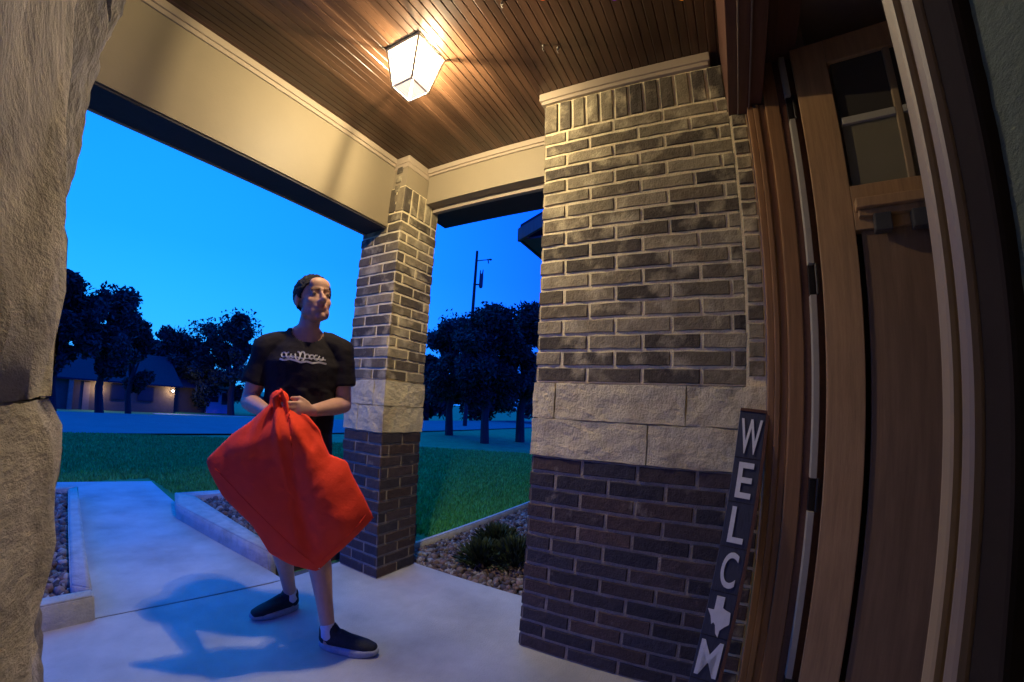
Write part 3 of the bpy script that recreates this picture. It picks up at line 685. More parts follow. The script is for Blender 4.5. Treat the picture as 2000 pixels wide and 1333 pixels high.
# grass blades near the porch
def blades(n, seed):
    rng = np.random.default_rng(seed); R = []
    while sum(map(len, R)) < n:
        k = n; r = 2.2 + 9 * rng.uniform(0, 1, k) ** 1.4; a_ = np.radians(rng.uniform(188, 282, k)); x = r * np.cos(a_); y = r * np.sin(a_)
        ok = (y < -2.14 + .0 * x) & (y > -11.1)
        ok &= ~((x > -1.72) & (y > -6.0)) & ~((x > -2.95) & (y > -4.25)) & ~((x > -1.62 + 0) & (y > -5.7))
        ok &= (x < -2.3) | (y < -2.5)
        R.append(np.stack([x[ok], y[ok]], 1))
    P = np.concatenate(R)[:n]; d = np.linalg.norm(P, axis=1)
    hh = rng.uniform(.03, .065, n); ww = .0025 + .0012 * d; th = rng.uniform(0, 2 * PI, n); ln = rng.normal(0, .018, (n, 2))
    z = -.062
    A = np.stack([P[:, 0] - ww * np.cos(th), P[:, 1] - ww * np.sin(th), np.full(n, z)], 1); B = np.stack([P[:, 0] + ww * np.cos(th), P[:, 1] + ww * np.sin(th), np.full(n, z)], 1)
    C_ = np.stack([P[:, 0] + ln[:, 0], P[:, 1] + ln[:, 1], z + hh], 1)
    Vv = np.stack([A, B, C_], 1).reshape(-1, 3); c = np.repeat(np.array([(.11, .42, .08)]) * rng.uniform(.6, 1.5, (n, 1)), 3, 0)
    return fast_mesh('grass', Vv, np.arange(3 * n).reshape(-1, 3), M['blade'], c)
tag(blades(135000, 11), 'short mown grass blades on the front lawn', 'grass', kind='stuff')

# ------------------------------------------------------------------ far side: trees, pole, houses
def az(a_, d): return d * math.cos(rad(a_)), d * math.sin(rad(a_))
def tree(a_, d, top_el, halfw, base_frac, label, seed, n=7000, leaf=.16, lobes=16, tone=(.040, .056, .040), trunks=1, group='trees'):
    rng = np.random.default_rng(seed); x, y = az(a_, d); z0 = gz(y); ztop = H + d * math.tan(rad(top_el)); h = ztop - z0
    t = empty('tree', (x, y, z0), label, 'tree', group=group)
    zb_ = h * base_frac; Wd = d * math.tan(rad(halfw))
    cs = []
    for i in range(lobes):
        k = rng.uniform(0, 1); zz = zb_ + (h - zb_) * (.12 + .80 * k); wr = Wd * (.95 * math.sqrt(max(.05, 1 - (abs(k - .42) / .62) ** 2)))
        q = rng.uniform(0, 2 * PI); rr = wr * rng.uniform(.25, .85)
        cs.append((rr * math.cos(q), rr * math.sin(q), zz, min(Wd, (h - zb_)) * rng.uniform(.20, .36)))
    cs.append((0, 0, h - .22 * (h - zb_), .22 * (h - zb_)))
    cs = np.array(cs); idx = rng.integers(len(cs), size=n)
    dv = rng.normal(size=(n, 3)); dv /= np.linalg.norm(dv, axis=1, keepdims=True)
    rr = rng.uniform(.15, 1.0, n) ** .5 * (1 + .35 * rng.normal(size=n).clip(-1, 1) * .6)
    P = cs[idx, :3] + dv * (cs[idx, 3] * rr)[:, None]
    keep = P[:, 2] < h * 1.01
    P = P[keep]; m = len(P)
    u = rng.normal(size=(m, 3)); u /= np.linalg.norm(u, axis=1, keepdims=True); v = np.cross(u, rng.normal(size=(m, 3))); v /= np.linalg.norm(v, axis=1, keepdims=True)
    s = leaf * rng.uniform(.5, 1.3, (m, 1))
    Vv = np.stack([P - u * s, P + v * s * .45, P + u * s, P - v * s * .45], 1).reshape(-1, 3)
    tn = np.repeat(np.array([tone]) * (rng.uniform(.5, 1.6, (len(cs), 1))[idx[keep]] * rng.uniform(.7, 1.3, (m, 1))), 4, 0)
    fast_mesh('crown', Vv, np.arange(4 * m).reshape(-1, 4), M['leaf'], tn, t)
    mb = MB(); r0 = max(.08, h * .028)
    mb.tube([(0, 0, -.1), (.02 * h, 0, h * .2), (-.01 * h, .02 * h, h * .45), (0, 0, h * .75)], [r0 * 1.25, r0, r0 * .7, r0 * .25], 9)
    for c in cs[:8]:
        s0 = rng.uniform(.25, .5); mb.tube([(0, 0, h * s0), (c[0] * .5, c[1] * .5, h * s0 * .5 + c[2] * .5), (c[0], c[1], c[2])], [r0 * .5, r0 * .32, r0 * .1], 6)
    mb.build('trunk', M['bark'], t, local=True)
    return t
G1, G2, G3 = 'trees left of the man', 'trees behind the man', 'trees between column and pillar'
tree(264.2, 21, 10.6, 4.4, .26, 'tall dark tree rising beside the stone wall', 21, 26000, .12, 26, group=G1)
tree(259.6, 22, 10.4, 3.9, .22, 'dark tree with two raised tops, in front of the lit house', 22, 25000, .12, 26, group=G1)
tree(256.6, 25, 7.0, 2.9, .20, 'lower dark tree dipping down right of the lit house front', 23, 14000, .13, 20, group=G1)
tree(252.0, 46, 6.8, 3.6, .04, 'far tree of middling height over the house roof', 24, 18000, .20, 20, group=G2)
tree(248.6, 44, 8.4, 3.2, .04, 'far broad tree, second from the man', 25, 18000, .20, 20, group=G2)
tree(244.8, 42, 10.0, 3.2, .04, 'far tallest tree just left of the man shoulder', 26, 20000, .20, 20, group=G2)
tree(240.5, 44, 6.4, 3.6, .04, 'far tree mostly hidden behind the man', 27, 8000, .30, 16, group=G2)
tree(255.4, 60, 4.8, 4.0, .02, 'farthest low tree in the gap between the two groups', 28, 7000, .4, 18, group=G2)
tree(210.8, 13.6, 13.6, 6.0, .24, 'bushy round tree standing in the middle between column and pillar', 31, 34000, .08, 34, group=G3)
tree(205.9, 15.0, 14.6, 5.4, .22, 'bushy tree partly hidden by the wide brick pillar', 32, 28000, .085, 30, group=G3)
tree(215.8, 16.5, 12.8, 4.8, .22, 'thin-trunked tree beside the corner column', 33, 24000, .09, 28, group=G3)
tree(219.0, 34, 6.4, 4.0, .02, 'far dark tree low behind the corner column', 34, 7000, .28, 16, group=G3)
tree(211.0, 38, 5.6, 6.0, .02, 'far dark tree low behind the bushy trees', 35, 16000, .20, 22, group=G3)
tree(203.5, 36, 6.0, 5.0, .02, 'far dark tree low behind the wide pillar', 36, 8000, .30, 18, group=G3)

x, y = az(213.7, 24)
t = empty('utility_pole', (x, y, -.1), 'tall wooden utility pole with transformer rising behind the trees', 'utility pole')
ex = Vector((math.cos(rad(303.7)), math.sin(rad(303.7)), 0)); ex = -ex                # to the right as seen
b0 = Vector((x, y, 0))
mb = MB(); mb.tube([(x, y, -.3), b0 + ex * .06 + Vector((0, 0, 10.5))], [.13, .075], 10); mb.build('pole', M['pole_wood'], t)
mb = MB(); mb.tube([b0 + ex * .42 + Vector((0, 0, 8.3)), b0 + ex * .42 + Vector((0, 0, 9.0))], [.12, .12], 12); mb.tube([b0 + Vector((0, 0, 8.4)), b0 + ex * .4 + Vector((0, 0, 8.4))], [.05, .05], 6); mb.build('transformer', M['grey_metal'], t)
mb = MB(); mb.tube([b0 + ex * .48 + Vector((0, 0, 9.05)), b0 + ex * .5 + Vector((0, 0, 9.35))], [.05, .03], 6); mb.tube([b0 + ex * .34 + Vector((0, 0, 9.05)), b0 + ex * .34 + Vector((0, 0, 9.3))], [.04, .03], 6); mb.build('bushing', M['grey_metal'], t)
mb = MB(); mb.tube([b0 + ex * .06 + Vector((0, 0, 9.9)), b0 + ex * .85 + Vector((0, 0, 10.05))], [.035, .03], 6); mb.ell(b0 + ex * .9 + Vector((0, 0, 10.05)), (.10, .10, .06)); mb.tube([b0 + ex * .75 + Vector((0, 0, 10.05)), b0 + ex * .8 + Vector((0, 0, 9.8))], [.04, .03], 6); mb.build('lamp_arm', M['grey_metal'], t)

def gable(mb, x0, x1, y0, y1, ze, zr, over=.4):
    ym = (y0 + y1) / 2; dz = (zr - ze) / (ym - y0) * over
    for (ya, yb, za, zb_) in ((y0 - over, ym, ze - dz, zr), (ym, y1 + over, zr, ze - dz)):
        mb.add([(x0 - over, ya, za), (x1 + over, ya, za), (x1 + over, yb, zb_), (x0 - over, yb, zb_), (x0 - over, ya, za + .12), (x1 + over, ya, za + .12), (x1 + over, yb, zb_ + .12), (x0 - over, yb, zb_ + .12)],
               [(0, 1, 2, 3), (4, 5, 6, 7), (0, 1, 5, 4), (1, 2, 6, 5), (2, 3, 7, 6), (3, 0, 4, 7)])
    mb.add([(x0, y0, ze), (x0, y1, ze), (x0, ym, zr)], [(0, 1, 2)]); mb.add([(x1, y0, ze), (x1, y1, ze), (x1, ym, zr)], [(0, 1, 2)])
g0 = -1.35
t = empty('neighbour_house', (-8, -42, g0), 'low brick house across the street with two lit wall patches', 'house')
mb = MB(); mb.box(-12.6, -3.4, -46, -38, g0 - .2, 1.15); mb.build('wall', M['house_brick'], t)
mb = MB(); gable(mb, -12.6, -3.4, -46, -38, 1.15, 3.4, .5); mb.build('roof', M['house_roof'], t)
for (a_, b_) in ((-10.9, -9.6), (-8.7, -7.6)):
    mb = MB(); mb.box(a_, b_, -37.99, -37.93, g0 + .9, g0 + 2.1); f_ = mb.build('window', M['dark_soffit'], t)
    mb = MB(); mb.box(a_ + .08, b_ - .08, -37.93, -37.90, g0 + .98, g0 + 2.02); mb.build('pane', M['window_dark'], f_)
mb = MB(); mb.box(-6.2, -5.75, -37.99, -37.92, g0, g0 + 2.1); mb.build('door', M['house_trim'], t)
mb = MB(); mb.box(-5.05, -4.75, -37.99, -37.6, g0, g0 + 2.2); mb.build('porch_post', M['house_trim'], t)
M['bulb_warm'] = emit('bulb_warm', (1, .8, .5), 25)
for (xx, zz, pw) in ((-6.75, g0 + 1.7, 45), (-12.35, g0 + 1.9, 70)):
    mb = MB(); mb.ell((xx, -37.72, zz), .09); mb.tube([(xx, -37.99, zz), (xx, -37.76, zz)], [.03, .03], 6); lm = mb.build('wall_lamp', M['bulb_warm'], t)
    lamp('lamp_light', (xx, -37.55, zz), pw, (1, .72, .42), .05, t)
sheet('driveway', [(-19.5, -36.5), (-10.5, -36.8), (-10.5, -35.2), (-19.5, -34.6)], -1.27, M['concrete'])
t = empty('garage', (-17, -42, g0), 'small pale garage with dark window openings left of the man', 'garage')
mb = MB(); mb.box(-18.6, -16.3, -45, -40, g0 - .2, 1.0); mb.build('wall', M['white_paint'], t)
mb = MB(); gable(mb, -18.6, -13.0, -45, -40, 1.0, 2.0, .3); mb.build('roof', M['house_roof'], t)
for (a_, b_, c_, d_) in ((-18.3, -17.75, .9, 2.0), (-17.4, -16.6, 1.1, 1.6)):
    mb = MB(); mb.box(a_, b_, -40.0, -39.93, g0 + c_, g0 + d_); mb.build('window', M['window_dark'], t)
mb = MB(); mb.box(-16.3, -13.0, -45, -40.4, g0 - .2, .98); mb.build('side_wall', M['house_brick'], t)
# our own house wing beyond the pillar
t = empty('house_wing', (-5.5, 0, 0), 'tan eave corner of the house wing peeking out behind the pillar', 'house')
mb = MB(); mb.add([(-3.43, -1.78, 2.94), (-9, -1.78, 2.94), (-9, 1.6, 4.42), (-3.43, 1.6, 4.42), (-3.43, -1.78, 3.0), (-9, -1.78, 3.0), (-9, 1.6, 4.48), (-3.43, 1.6, 4.48)], [(0, 1, 2, 3), (4, 5, 6, 7), (0, 1, 5, 4), (1, 2, 6, 5), (2, 3, 7, 6), (3, 0, 4, 7)]); mb.build('roof', M['house_roof'], t)
mb = MB(); mb.bbox(-9, -3.46, -1.80, -1.775, 2.83, 2.935, .004); mb.build('fascia', M['dark_wood'], t)
mb = MB(); mb.add([(-3.455, -1.80, 2.82), (-3.455, -1.80, 2.955), (-3.455, 1.6, 4.43), (-3.455, 1.6, 4.29), (-3.42, -1.80, 2.82), (-3.42, -1.80, 2.955), (-3.42, 1.6, 4.43), (-3.42, 1.6, 4.29)], [(0, 1, 2, 3), (4, 5, 6, 7), (0, 1, 5, 4), (1, 2, 6, 5), (2, 3, 7, 6), (3, 0, 4, 7)]); mb.build('rake_board', M['post_tan'], t)
mb = MB(); mb.box(-9, -3.46, -1.77, -1.2, 2.84, 2.86); mb.build('soffit', M['dark_wood'], t)
mb = MB(); mb.box(-9, -3.9, -1.2, 1.6, -.1, 2.9); mb.build('wall', M['house_brick'], t)

# ------------------------------------------------------------------ the man
PC = (-1.13, -1.69, 0); PR = math.atan2(.556, -.832)
man = empty('person', PC, 'man in black printed T-shirt and shorts holding a red bag', 'person', rz=PR)
def T(a_, b_, z): return Vector((a_, -b_, z))
HC = T(.016, .008, 1.624)
Mh = Matrix.Translation(HC) @ Euler((rad(7), 0, 0)).to_matrix().to_4x4()
Mh = Matrix.Translation(HC) @ Matrix.Rotation(rad(22), 4, 'Z') @ Matrix.Rotation(rad(-9), 4, 'X') @ Matrix.Rotation(rad(-4), 4, 'Y') @ Matrix.Scale(1.0, 4) @ Matrix.Scale(1.07, 4, (1, 0, 0))
def hp(x, y, z): return (x, -y, z)              # head frame: y forward (towards the face)
b = MB()
b.ell(hp(0, -.012, .034), (.074, .094, .083), Mh, seg=24); b.ell(hp(0, .032, -.030), (.060, .060, .082), Mh, seg=20); b.ell(hp(0, .040, -.072), (.054, .048, .044), Mh)
b.ell(hp(0, .076, -.098), (.022, .018, .018), Mh); b.ell(hp(0, .075, .055), (.05, .022, .035), Mh)
def hv(x, y, z): return Mh @ Vector(hp(x, y, z))
b.tube([hv(0, .090, .016), hv(0, .106, -.012), hv(0, .118, -.030)], [.007, .010, .013], 10); b.ell(hp(.011, .102, -.034), .009, Mh); b.ell(hp(-.011, .102, -.034), .009, Mh)
b.tube([hv(-.042, .080, .022), hv(0, .090, .026), hv(.042, .080, .022)], [.009, .009, .009], 8)
b.tube([hv(-.021, .087, -.058), hv(0, .095, -.056), hv(.021, .087, -.058)], [.006, .008, .006], 8); b.tube([hv(-.018, .087, -.067), hv(0, .094, -.068), hv(.018, .087, -.067)], [.005, .008, .005], 8)
for s in (-1, 1):
    b.ell(hp(s * .030, .080, .003), (.014, .010, .009), Mh); b.ell(hp(s * .034, .056, -.026), (.026, .026, .028), Mh)
    b.ell(hp(s * .075, -.008, -.008), (.010, .020, .032), Mh); b.ell(hp(s * .048, .02, -.068), (.016, .03, .03), Mh)
b.tube([T(.003, -.02, 1.42), T(.008, -.012, 1.48), T(.016, .002, 1.56)], [.063, .051, .049], 16)
TORSO = [(T(0, -.01, .86), (.150, .105)), (T(0, -.01, .95), (.152, .108)), (T(0, 0, 1.08), (.142, .102)), (T(0, .0, 1.20), (.152, .106)), (T(0, 0, 1.31), (.166, .108)), (T(.002, -.01, 1.380), (.135, .086)), (T(.004, -.015, 1.448), (.088, .064))]
UP = (1, 0, 0)
b.tube([p for p, _ in TORSO], [r for _, r in TORSO], 24, up=UP)
SL, SR = T(-.170, -.01, 1.376), T(.170, -.01, 1.398)
EL, ER = T(-.232, -.015, 1.125), T(.205, .005, 1.140)
WL, WR = T(-.130, .190, 1.092), T(.062, .200, 1.112)
HL, HR = T(-.088, .232, 1.100), T(-.010, .238, 1.110)
b.tube([T(-.07, -.015, 1.395), SL], [.050, .053], 12); b.tube([T(.07, -.015, 1.405), SR], [.050, .053], 12)
for S, E_, Wr in ((SL, EL, WL), (SR, ER, WR)):
    b.tube([S, S.lerp(E_, .45), E_], [.054, .047, .039], 14); b.tube([E_, E_.lerp(Wr, .3), Wr], [.040, .041, .027], 14)
# hands: palms closed round the neck of the bag, five fingers each
def hand(Wr, Hd, curl, side):
    d = (Hd - Wr).normalized(); up = Vector((0, 0, 1)); sd = d.cross(up).normalized(); up = sd.cross(d).normalized()
    pc = Wr.lerp(Hd, .75)
    b.tube([Wr, Wr + d * .035, pc + d * .012], [(.024, .020), (.018, .034), (.016, .040)], 12, up=tuple(sd))
    base = pc + d * .02
    for i, (o_, ln) in enumerate(((.030, .070), (.011, .078), (-.009, .073), (-.027, .058))):
        p0 = base + up * o_; c = curl * sd
        b.tube([p0 - d * .012, p0 + d * ln * .42, p0 + d * ln * .68 + c * ln * .38, p0 + d * ln * .52 + c * ln * .80], [.0095, .0092, .0086, .0074], 8)
    p0 = Wr.lerp(pc, .55) + up * .028
    b.tube([p0, p0 + up * .022 + d * .030 + curl * sd * .012, p0 + up * .020 + d * .058 + curl * sd * .030], [.013, .0115, .009], 8)
hand(WL, HL, -1, 0); hand(WR, HR, 1, 1)
HPL, KL, AL = T(-.085, -.03, .88), T(-.070, -.055, .50), T(-.021, -.243, .100)
HPR, KR, AR = T(.085, .0, .88), T(.105, .115, .50), T(.150, .158, .100)
for hh, kk, aa in ((HPL, KL, AL), (HPR, KR, AR)):
    cb = Vector((0, .018, 0))
    b.tube([hh, hh.lerp(kk, .5), kk], [.082, .068, .052], 16); b.tube([kk, kk.lerp(aa, .30) + cb, kk.lerp(aa, .65) + cb * .4, aa], [.050, .054, .040, .033], 16)
    b.tube([aa, aa + Vector((0, 0, -.05))], [.034, .036], 12)
eyes = [hv(.030, .094, .003), hv(-.030, .094, .003)]; brow = [hv(s * x, .092 - abs(x) * .18, .026) for s in (-1, 1) for x in (.014, .024, .034, .042)]; lip = [hv(x, .099, -.062) for x in (-.016, -.006, .006, .016)]
def skin_tone(p):
    if p.z < 1.3: return (1, .98, .97)
    for q in eyes:
        if (p - q).length < .0105: return (.09, .10, .12)
    for q in brow:
        if (p - q).length < .0085: return (.25, .2, .18)
    for q in lip:
        if (p - q).length < .0105: return (.92, .62, .62)
    loc = Mh.inverted() @ p; fz, fy = loc.z, -loc.y
    if fz < -.045 and fy > .02: return (.86, .84, .85)     # stubble
    return (1, 1, 1)
body = voxel(b, 'body', M['skin'], man, .0052, 5, skin_tone)
# hair
bm = bmesh.new(); bmesh.ops.create_uvsphere(bm, u_segments=110, v_segments=76, radius=1)
dead = []
for q in bm.verts:
    q.co = Vector((q.co.x * .0815, q.co.y * .103 + .014, q.co.z * .096 + .034))
    x, yf, z = q.co.x, -q.co.y, q.co.z
    line = float(np.interp(yf + abs(x) * .10, [-.12, -.05, -.030, -.02, .012, .030, .046, .062, .09], [-.066, -.060, -.02, .012, -.004, -.002, .020, .047, .060]))
    line += .007 * noise.noise(q.co * 70) + .003 * noise.noise(q.co * 240)
    if z < line: dead.append(q)
    else: q.co += (q.co - Vector((0, .012, .03))).normalized() * (.004 * noise.noise(q.co * 60) + .0035 * noise.noise(Vector((x * 300, q.co.y * 90, z * 90))))
bmesh.ops.delete(bm, geom=dead, context='VERTS')
hm = MB().bm(bm, m=Mh).build('hair', M['hair'], man, smooth=True, local=True)
so = hm.modifiers.new('s', 'SOLIDIFY'); so.thickness = .006; so.offset = -.9
# T-shirt
s = MB(); k = .013
s.tube([T(0, -.01, .985)] + [p for p, _ in TORSO[2:]], [(.162, .122)] + [(r[0] + k * (1.2 if i < 3 else 1), r[1] + k * 1.25) for i, (_, r) in enumerate(TORSO[2:])], 28, up=UP)
s.tube([T(-.055, -.015, 1.412), T(-.11, -.012, 1.404), SL], [.058, .062, .064], 14); s.tube([T(.055, -.015, 1.420), T(.11, -.012, 1.420), SR], [.058, .062, .064], 14)
for S, E_ in ((SL, EL), (SR, ER)):
    s.tube([S, S.lerp(E_, .4), S.lerp(E_, .66)], [.063, .065, .066], 18, cap=False)
sh = voxel(s, 'tshirt', M['shirt'], man, .006, 5)
me = sh.data
for v in me.vertices:        # loose folds
    p = v.co; f_ = noise.fractal(Vector((p.x * 5, p.y * 5, p.z * 9)), .8, 2, 3) * .007 + (.005 * math.sin(p.x * 60 + p.z * 22) if p.z < 1.2 else 0)
    v.co += v.normal * f_
bm = bmesh.new(); bm.from_mesh(me)
nc = T(.008, .055, 1.476)
bmesh.ops.delete(bm, geom=[f for f in bm.faces if ((f.calc_center_median() - nc) * Vector((1, 1, 1)) if False else Vector(((f.calc_center_median() - nc).x / .078, (f.calc_center_median() - nc).y / .105, (f.calc_center_median() - nc).z / .066))).length < 1], context='FACES')
bmesh.ops.delete(bm, geom=[f for f in bm.faces if f.calc_center_median().z > 1.478], context='FACES')
bm.to_mesh(me); bm.free()
so = sh.modifiers.new('s', 'SOLIDIFY'); so.thickness = .004; so.offset = 0
# worn white chest lettering: loose script strokes laid on the cloth
bm = bmesh.new(); bm.from_mesh(sh.data); tree_ = BVHTree.FromBMesh(bm)
pr = MB()
def stroke(pts, wdt=.0045):
    P = []
    for (a0, z0_), (a1, z1_) in zip(pts[:-1], pts[1:]):
        for q in np.linspace(0, 1, 6)[:-1]: P.append((a0 + (a1 - a0) * q, z0_ + (z1_ - z0_) * q))
    P.append(pts[-1]); out_ = []
    for a_, z_ in P:
        h_ = tree_.ray_cast(Vector((a_, -.5, z_)), Vector((0, 1, 0)))
        if h_[0] is not None: out_.append(h_[0] + Vector((0, -.0042, 0)))
    for p0, p1 in zip(out_[:-1], out_[1:]):
        d = (p1 - p0); d.y = 0
        if d.length < 1e-5: continue
        n_ = Vector((-d.z, 0, d.x)).normalized() * wdt
        pr.add([p0 - n_, p1 - n_, p1 + n_, p0 + n_, p0 - n_ - Vector((0, .0016, 0)), p1 - n_ - Vector((0, .0016, 0)), p1 + n_ - Vector((0, .0016, 0)), p0 + n_ - Vector((0, .0016, 0))][:8], [(0, 1, 2, 3), (7, 6, 5, 4), (0, 4, 5, 1), (3, 2, 6, 7)])
zc = 1.335; x = -.098; rl = random.Random(3)
for i in range(9):                       # upper line of joined script loops
    w_ = .021; hgt = (.011, .012, .010, .019, .021, .011, .010, .011, .010)[i]
    pts = [(x + w_ * .5 + w_ * .5 * math.cos(q), zc + .010 + hgt * math.sin(q)) for q in np.linspace(.4 + i, 5.2 + i, 9)]
    stroke(pts, .0032); x += w_ * .98
stroke([(-.104, zc - .010), (-.085, zc - .015), (-.06, zc - .008), (-.03, zc - .013), (-.01, zc - .019), (.015, zc - .012), (.04, zc - .018), (.07, zc - .010), (.104, zc - .014)], .0042)
stroke([(-.090, zc + .000), (-.05, zc + .006), (.0, zc - .001), (.05, zc + .006), (.100, zc + .004)], .0026)
bm.free()
pr.build('shirt_print', M['print'], man, local=True)
# shorts
s = MB(); s.tube([T(0, -.01, 1.02), T(0, -.01, .92), T(0, -.01, .84)], [(.160, .118), (.168, .124), (.165, .12)], 24, up=UP)
for hh, kk in ((HPL, KL), (HPR, KR)): s.tube([hh, hh.lerp(kk, .5), hh.lerp(kk, .92)], [.098, .092, .088], 18, cap=False)
voxel(s, 'shorts', M['shorts'], man, .008, 4)
# shoes and socks
def shoe(heel, toe, ankle):
    h_, t_ = Vector(heel), Vector(toe); d = (t_ - h_); Lf = d.length; d.normalize(); sd = Vector((0, 0, 1)).cross(d)
    Mx = Matrix((d, sd, Vector((0, 0, 1)))).transposed().to_4x4(); Mx.translation = h_
    q = MB(); P = lambda x_, y_, z_: Mx @ Vector((x_ * Lf / .27, y_, z_))
    q.tube([P(.032, 0, .055), P(.09, 0, .058), P(.16, .003, .050), P(.215, .006, .042), P(.245, .006, .038)], [(.036, .036), (.040, .040), (.044, .033), (.043, .026), (.033, .020)], 18, up=tuple(sd))
    q.tube([P(.035, 0, .06), P(.04, 0, .098)], [(.033, .038), (.036, .042)], 16, up=tuple(sd)); q.tube([P(.075, 0, .075), P(.055, 0, .105)], [.034, .034], 14)
    q.tube([P(.10, 0, .085), P(.17, 0, .062)], [.024, .022], 12)
    up = voxel(q, 'shoe', M['shoe'], man, .005, 4)
    n_ = 36; ring = []
    for i in range(n_):
        a_ = 2 * PI * i / n_; x_ = .135 + .137 * math.cos(a_); w_ = .040 + .008 * math.sin(min(1, max(0, x_ / .27)) * PI) + (.004 if x_ > .15 else -.003); ring.append((x_, w_ * math.copysign(abs(math.sin(a_)) ** .75, math.sin(a_))))
    sm = MB(); vs = []
    for z_, sc_ in ((0.0, .94), (.008, 1.0), (.026, 1.01), (.034, .96)):
        vs += [P(.135 + (x_ - .135) * sc_, y_ * sc_, z_ + (.010 * max(0, (x_ - .2) / .07) if z_ < .02 else .004 * max(0, (x_ - .2) / .07))) for x_, y_ in ring]
    fs = [tuple(range(n_ - 1, -1, -1)), tuple(3 * n_ + i for i in range(n_))] + [(r_ * n_ + i, r_ * n_ + (i + 1) % n_, (r_ + 1) * n_ + (i + 1) % n_, (r_ + 1) * n_ + i) for r_ in range(3) for i in range(n_)]
    sm.add(vs, fs); so_ = sm.build('sole', M['sole'], up, smooth=True, local=True)
    # laces
    lc = MB()
    for i in range(4): lc.tube([P(.105 + i * .02, -.018, .098 - i * .009), P(.108 + i * .02, 0, .109 - i * .0105), P(.105 + i * .02, .018, .098 - i * .009)], [.0022] * 3, 6)
    lc.build('lace', M['iron'], up, local=True)
    sk = MB(); ak = Vector(ankle); sk.tube([ak + Vector((0, 0, .012)), P(.045, 0, .07)], [(.0375, .0375), (.040, .040)], 16); sk.build('sock', M['sock'], man, smooth=True, local=True)
shoe(T(.02, -.262, 0), T(-.225, -.150, 0), AL); shoe(T(.112, .135, 0), T(.362, .275, 0), AR)

# ------------------------------------------------------------------ red bag hanging from his hands
bag = empty('red_bag', PC, 'large soft red bag held slanting in front of the man', 'bag', rz=PR)
OUT = [(-.082, 1.190), (-.108, 1.184), (-.124, 1.160), (-.122, 1.128), (-.148, 1.102), (-.19, 1.055), (-.263, .997), (-.362, .888), (-.345, .840), (-.292, .744), (-.173, .628), (-.102, .506), (-.01, .45), (.098, .416), (.22, .53), (.34, .652), (.295, .745), (.236, .849), (.213, .905), (.137, .931), (.109, .985), (.089, 1.036), (.033, 1.096), (-.030, 1.118), (-.048, 1.135), (-.044, 1.162), (-.058, 1.182)]
def dens(P, n):
    P = P + [P[0]]; Ls = np.cumsum([0] + [math.dist(a_, b_) for a_, b_ in zip(P[:-1], P[1:])]); q = np.linspace(0, Ls[-1], n, endpoint=False)
    return np.stack([np.interp(q, Ls, [p[0] for p in P]), np.interp(q, Ls, [p[1] for p in P])], 1)
O_ = dens(OUT, 120); n = len(O_)
# spine from the gripped neck to the middle of the bag, rings shrink towards it
def spine(z): return np.interp(z, [.41, .6, .8, 1.0, 1.12, 1.19], [.10, .05, -.03, -.06, -.085, -.087])
ctr = np.array([.01, .75]); rings = [1, .985, .965, .94, .91, .87, .82, .76, .70, .63, .56, .49, .42, .35, .28, .21, .14, .07]
mb = MB(); vs = []; fs = []
GX = np.arange(-.40, .39, .012); GZ = np.arange(.38, 1.22, .012)
def inside_poly(x_, z_):
    c = False; j = n - 1
    for i in range(n):
        if (O_[i][1] > z_) != (O_[j][1] > z_) and x_ < (O_[j][0] - O_[i][0]) * (z_ - O_[i][1]) / (O_[j][1] - O_[i][1]) + O_[i][0]: c = not c
        j = i
    return c
MK = np.array([[inside_poly(x_, z_) for x_ in GX] for z_ in GZ]); PH = np.zeros(MK.shape)
for _ in range(1500):
    PH[1:-1, 1:-1] = np.where(MK[1:-1, 1:-1], .25 * (PH[2:, 1:-1] + PH[:-2, 1:-1] + PH[1:-1, 2:] + PH[1:-1, :-2] + .012 ** 2), 0)
def phi(x_, z_):
    fx = (x_ - GX[0]) / .012; fz = (z_ - GZ[0]) / .012; i0 = int(min(max(fx, 0), len(GX) - 2)); j0 = int(min(max(fz, 0), len(GZ) - 2)); a_ = fx - i0; c_ = fz - j0
    return (PH[j0, i0] * (1 - a_) + PH[j0, i0 + 1] * a_) * (1 - c_) + (PH[j0 + 1, i0] * (1 - a_) + PH[j0 + 1, i0 + 1] * a_) * c_
def seg(x_, z_, a_, b_):
    a_ = np.array(a_); b_ = np.array(b_); q = np.array((x_, z_)) - a_; d = b_ - a_; k = min(1, max(0, q @ d / (d @ d))); r = q - d * k
    return math.hypot(*r)
def depth(x_, z_, s_):
    if s_ >= 1: return 0.0
    e_ = math.sqrt(max(0, 4 * phi(x_, z_))); w_ = min(1, e_ / .14)
    d_ = .22 * e_
    d_ += w_ * .050 * math.exp(-(seg(x_, z_, (-.05, 1.06), (.17, .66)) / .085) ** 2) * .7
    d_ -= w_ * .020 * math.exp(-(seg(x_, z_, (-.02, .92), (.07, .55)) / .035) ** 2)
    d_ += w_ * .018 * math.exp(-(seg(x_, z_, (-.24, .93), (-.06, 1.02)) / .045) ** 2)
    d_ -= w_ * .010 * math.exp(-(seg(x_, z_, (-.26, .90), (-.09, .92)) / .016) ** 2)
    d_ -= w_ * .012 * math.exp(-(seg(x_, z_, (-.02, 1.10), (.06, .98)) / .014) ** 2)
    d_ += w_ * .010 * math.exp(-(seg(x_, z_, (-.06, 1.12), (-.14, .98)) / .014) ** 2)
    d_ += w_ * (noise.fractal(Vector((x_ * 5, z_ * 5, 1)), .8, 2, 4) * .010 + .006 * math.sin((x_ * .8 - z_ * .55) * 40 + 3 * noise.noise(Vector((x_ * 4, z_ * 4, 0)))) * max(0, (z_ - .85) / .25))
    gth = max(0, min(1, (z_ - .88) / .22)); rx = math.atan2(x_ + .085, 1.19 - z_ + .02)
    d_ += w_ * gth * (.011 * math.sin(rx * 15 + 1.3) + .007 * math.sin(rx * 31 + z_ * 20))
    return d_
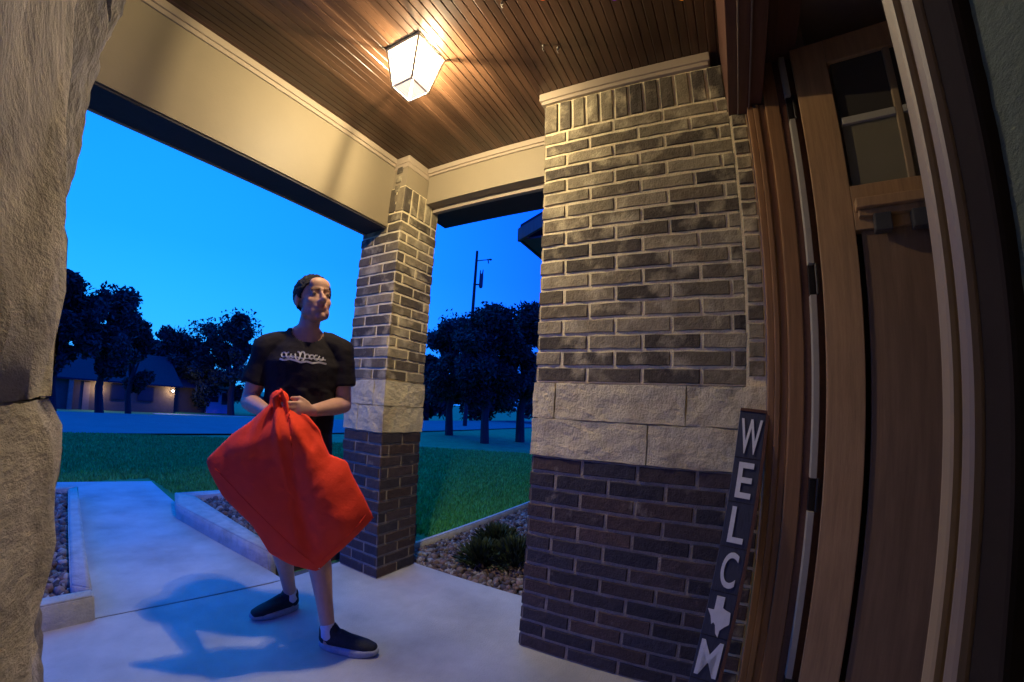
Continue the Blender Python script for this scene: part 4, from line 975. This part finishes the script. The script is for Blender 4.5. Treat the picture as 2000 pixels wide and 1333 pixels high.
for side in (1, -1):
    off = len(vs)
    for s_ in rings:
        for i in range(n):
            p = ctr + (O_[i] - ctr) * s_; d_ = depth(p[0], p[1], s_)
            vs.append(T(p[0], .225 + (d_ if side == 1 else -.55 * d_), p[1]))
    vs.append(T(ctr[0], .225 + (depth(*ctr, 0) if side == 1 else -.55 * depth(*ctr, 0)), ctr[1]))
    for r_ in range(len(rings) - 1):
        for i in range(n):
            q = (off + r_ * n + i, off + r_ * n + (i + 1) % n, off + (r_ + 1) * n + (i + 1) % n, off + (r_ + 1) * n + i)
            fs.append(q if side == 1 else q[::-1])
    for i in range(n):
        q = (off + (len(rings) - 1) * n + i, off + (len(rings) - 1) * n + (i + 1) % n, off + len(rings) * n); fs.append(q if side == 1 else q[::-1])
mb.add(vs, fs); o = mb.build('bag_body', M['bag'], bag, smooth=True, local=True)
bm = bmesh.new(); bm.from_mesh(o.data); bmesh.ops.remove_doubles(bm, verts=bm.verts[:], dist=.0008); bmesh.ops.recalc_face_normals(bm, faces=bm.faces[:]); bm.to_mesh(o.data); bm.free(); o.data.shade_smooth()
for (pa, pb) in (((-.355, .872), (.092, .428)), ((.33, .665), (.112, .428))):
    q_ = []
    for kk in np.linspace(0, 1, 40):
        x_ = pa[0] + (pb[0] - pa[0]) * kk; z_ = pa[1] + (pb[1] - pa[1]) * kk; cx_, cz_ = ctr; x_ += (cx_ - x_) * .10; z_ += (cz_ - z_) * .10
        if inside_poly(x_, z_): q_.append(T(x_, .2255 + depth(x_, z_, .5), z_))
    if len(q_) > 4:
        mb = MB(); mb.tube(q_, [.0022] * len(q_), 6); mb.build('seam', M['bag'], bag, smooth=True, local=True)
mb = MB(); mb.tube([T(-.085, .262, 1.10), T(-.098, .268, 1.150), T(-.080, .262, 1.185), T(-.062, .25, 1.150), T(-.05, .262, 1.10)], [(.016, .010)] * 5, 10); mb.build('bag_handle', M['bag'], bag, smooth=True, local=True)
for (a_, z_) in ((.012, .462), (.088, .436), (.104, .438)):
    mb = MB(); mb.ell(T(a_, .236, z_), .006); mb.build('rivet', M['rivet'], bag, smooth=True, local=True)
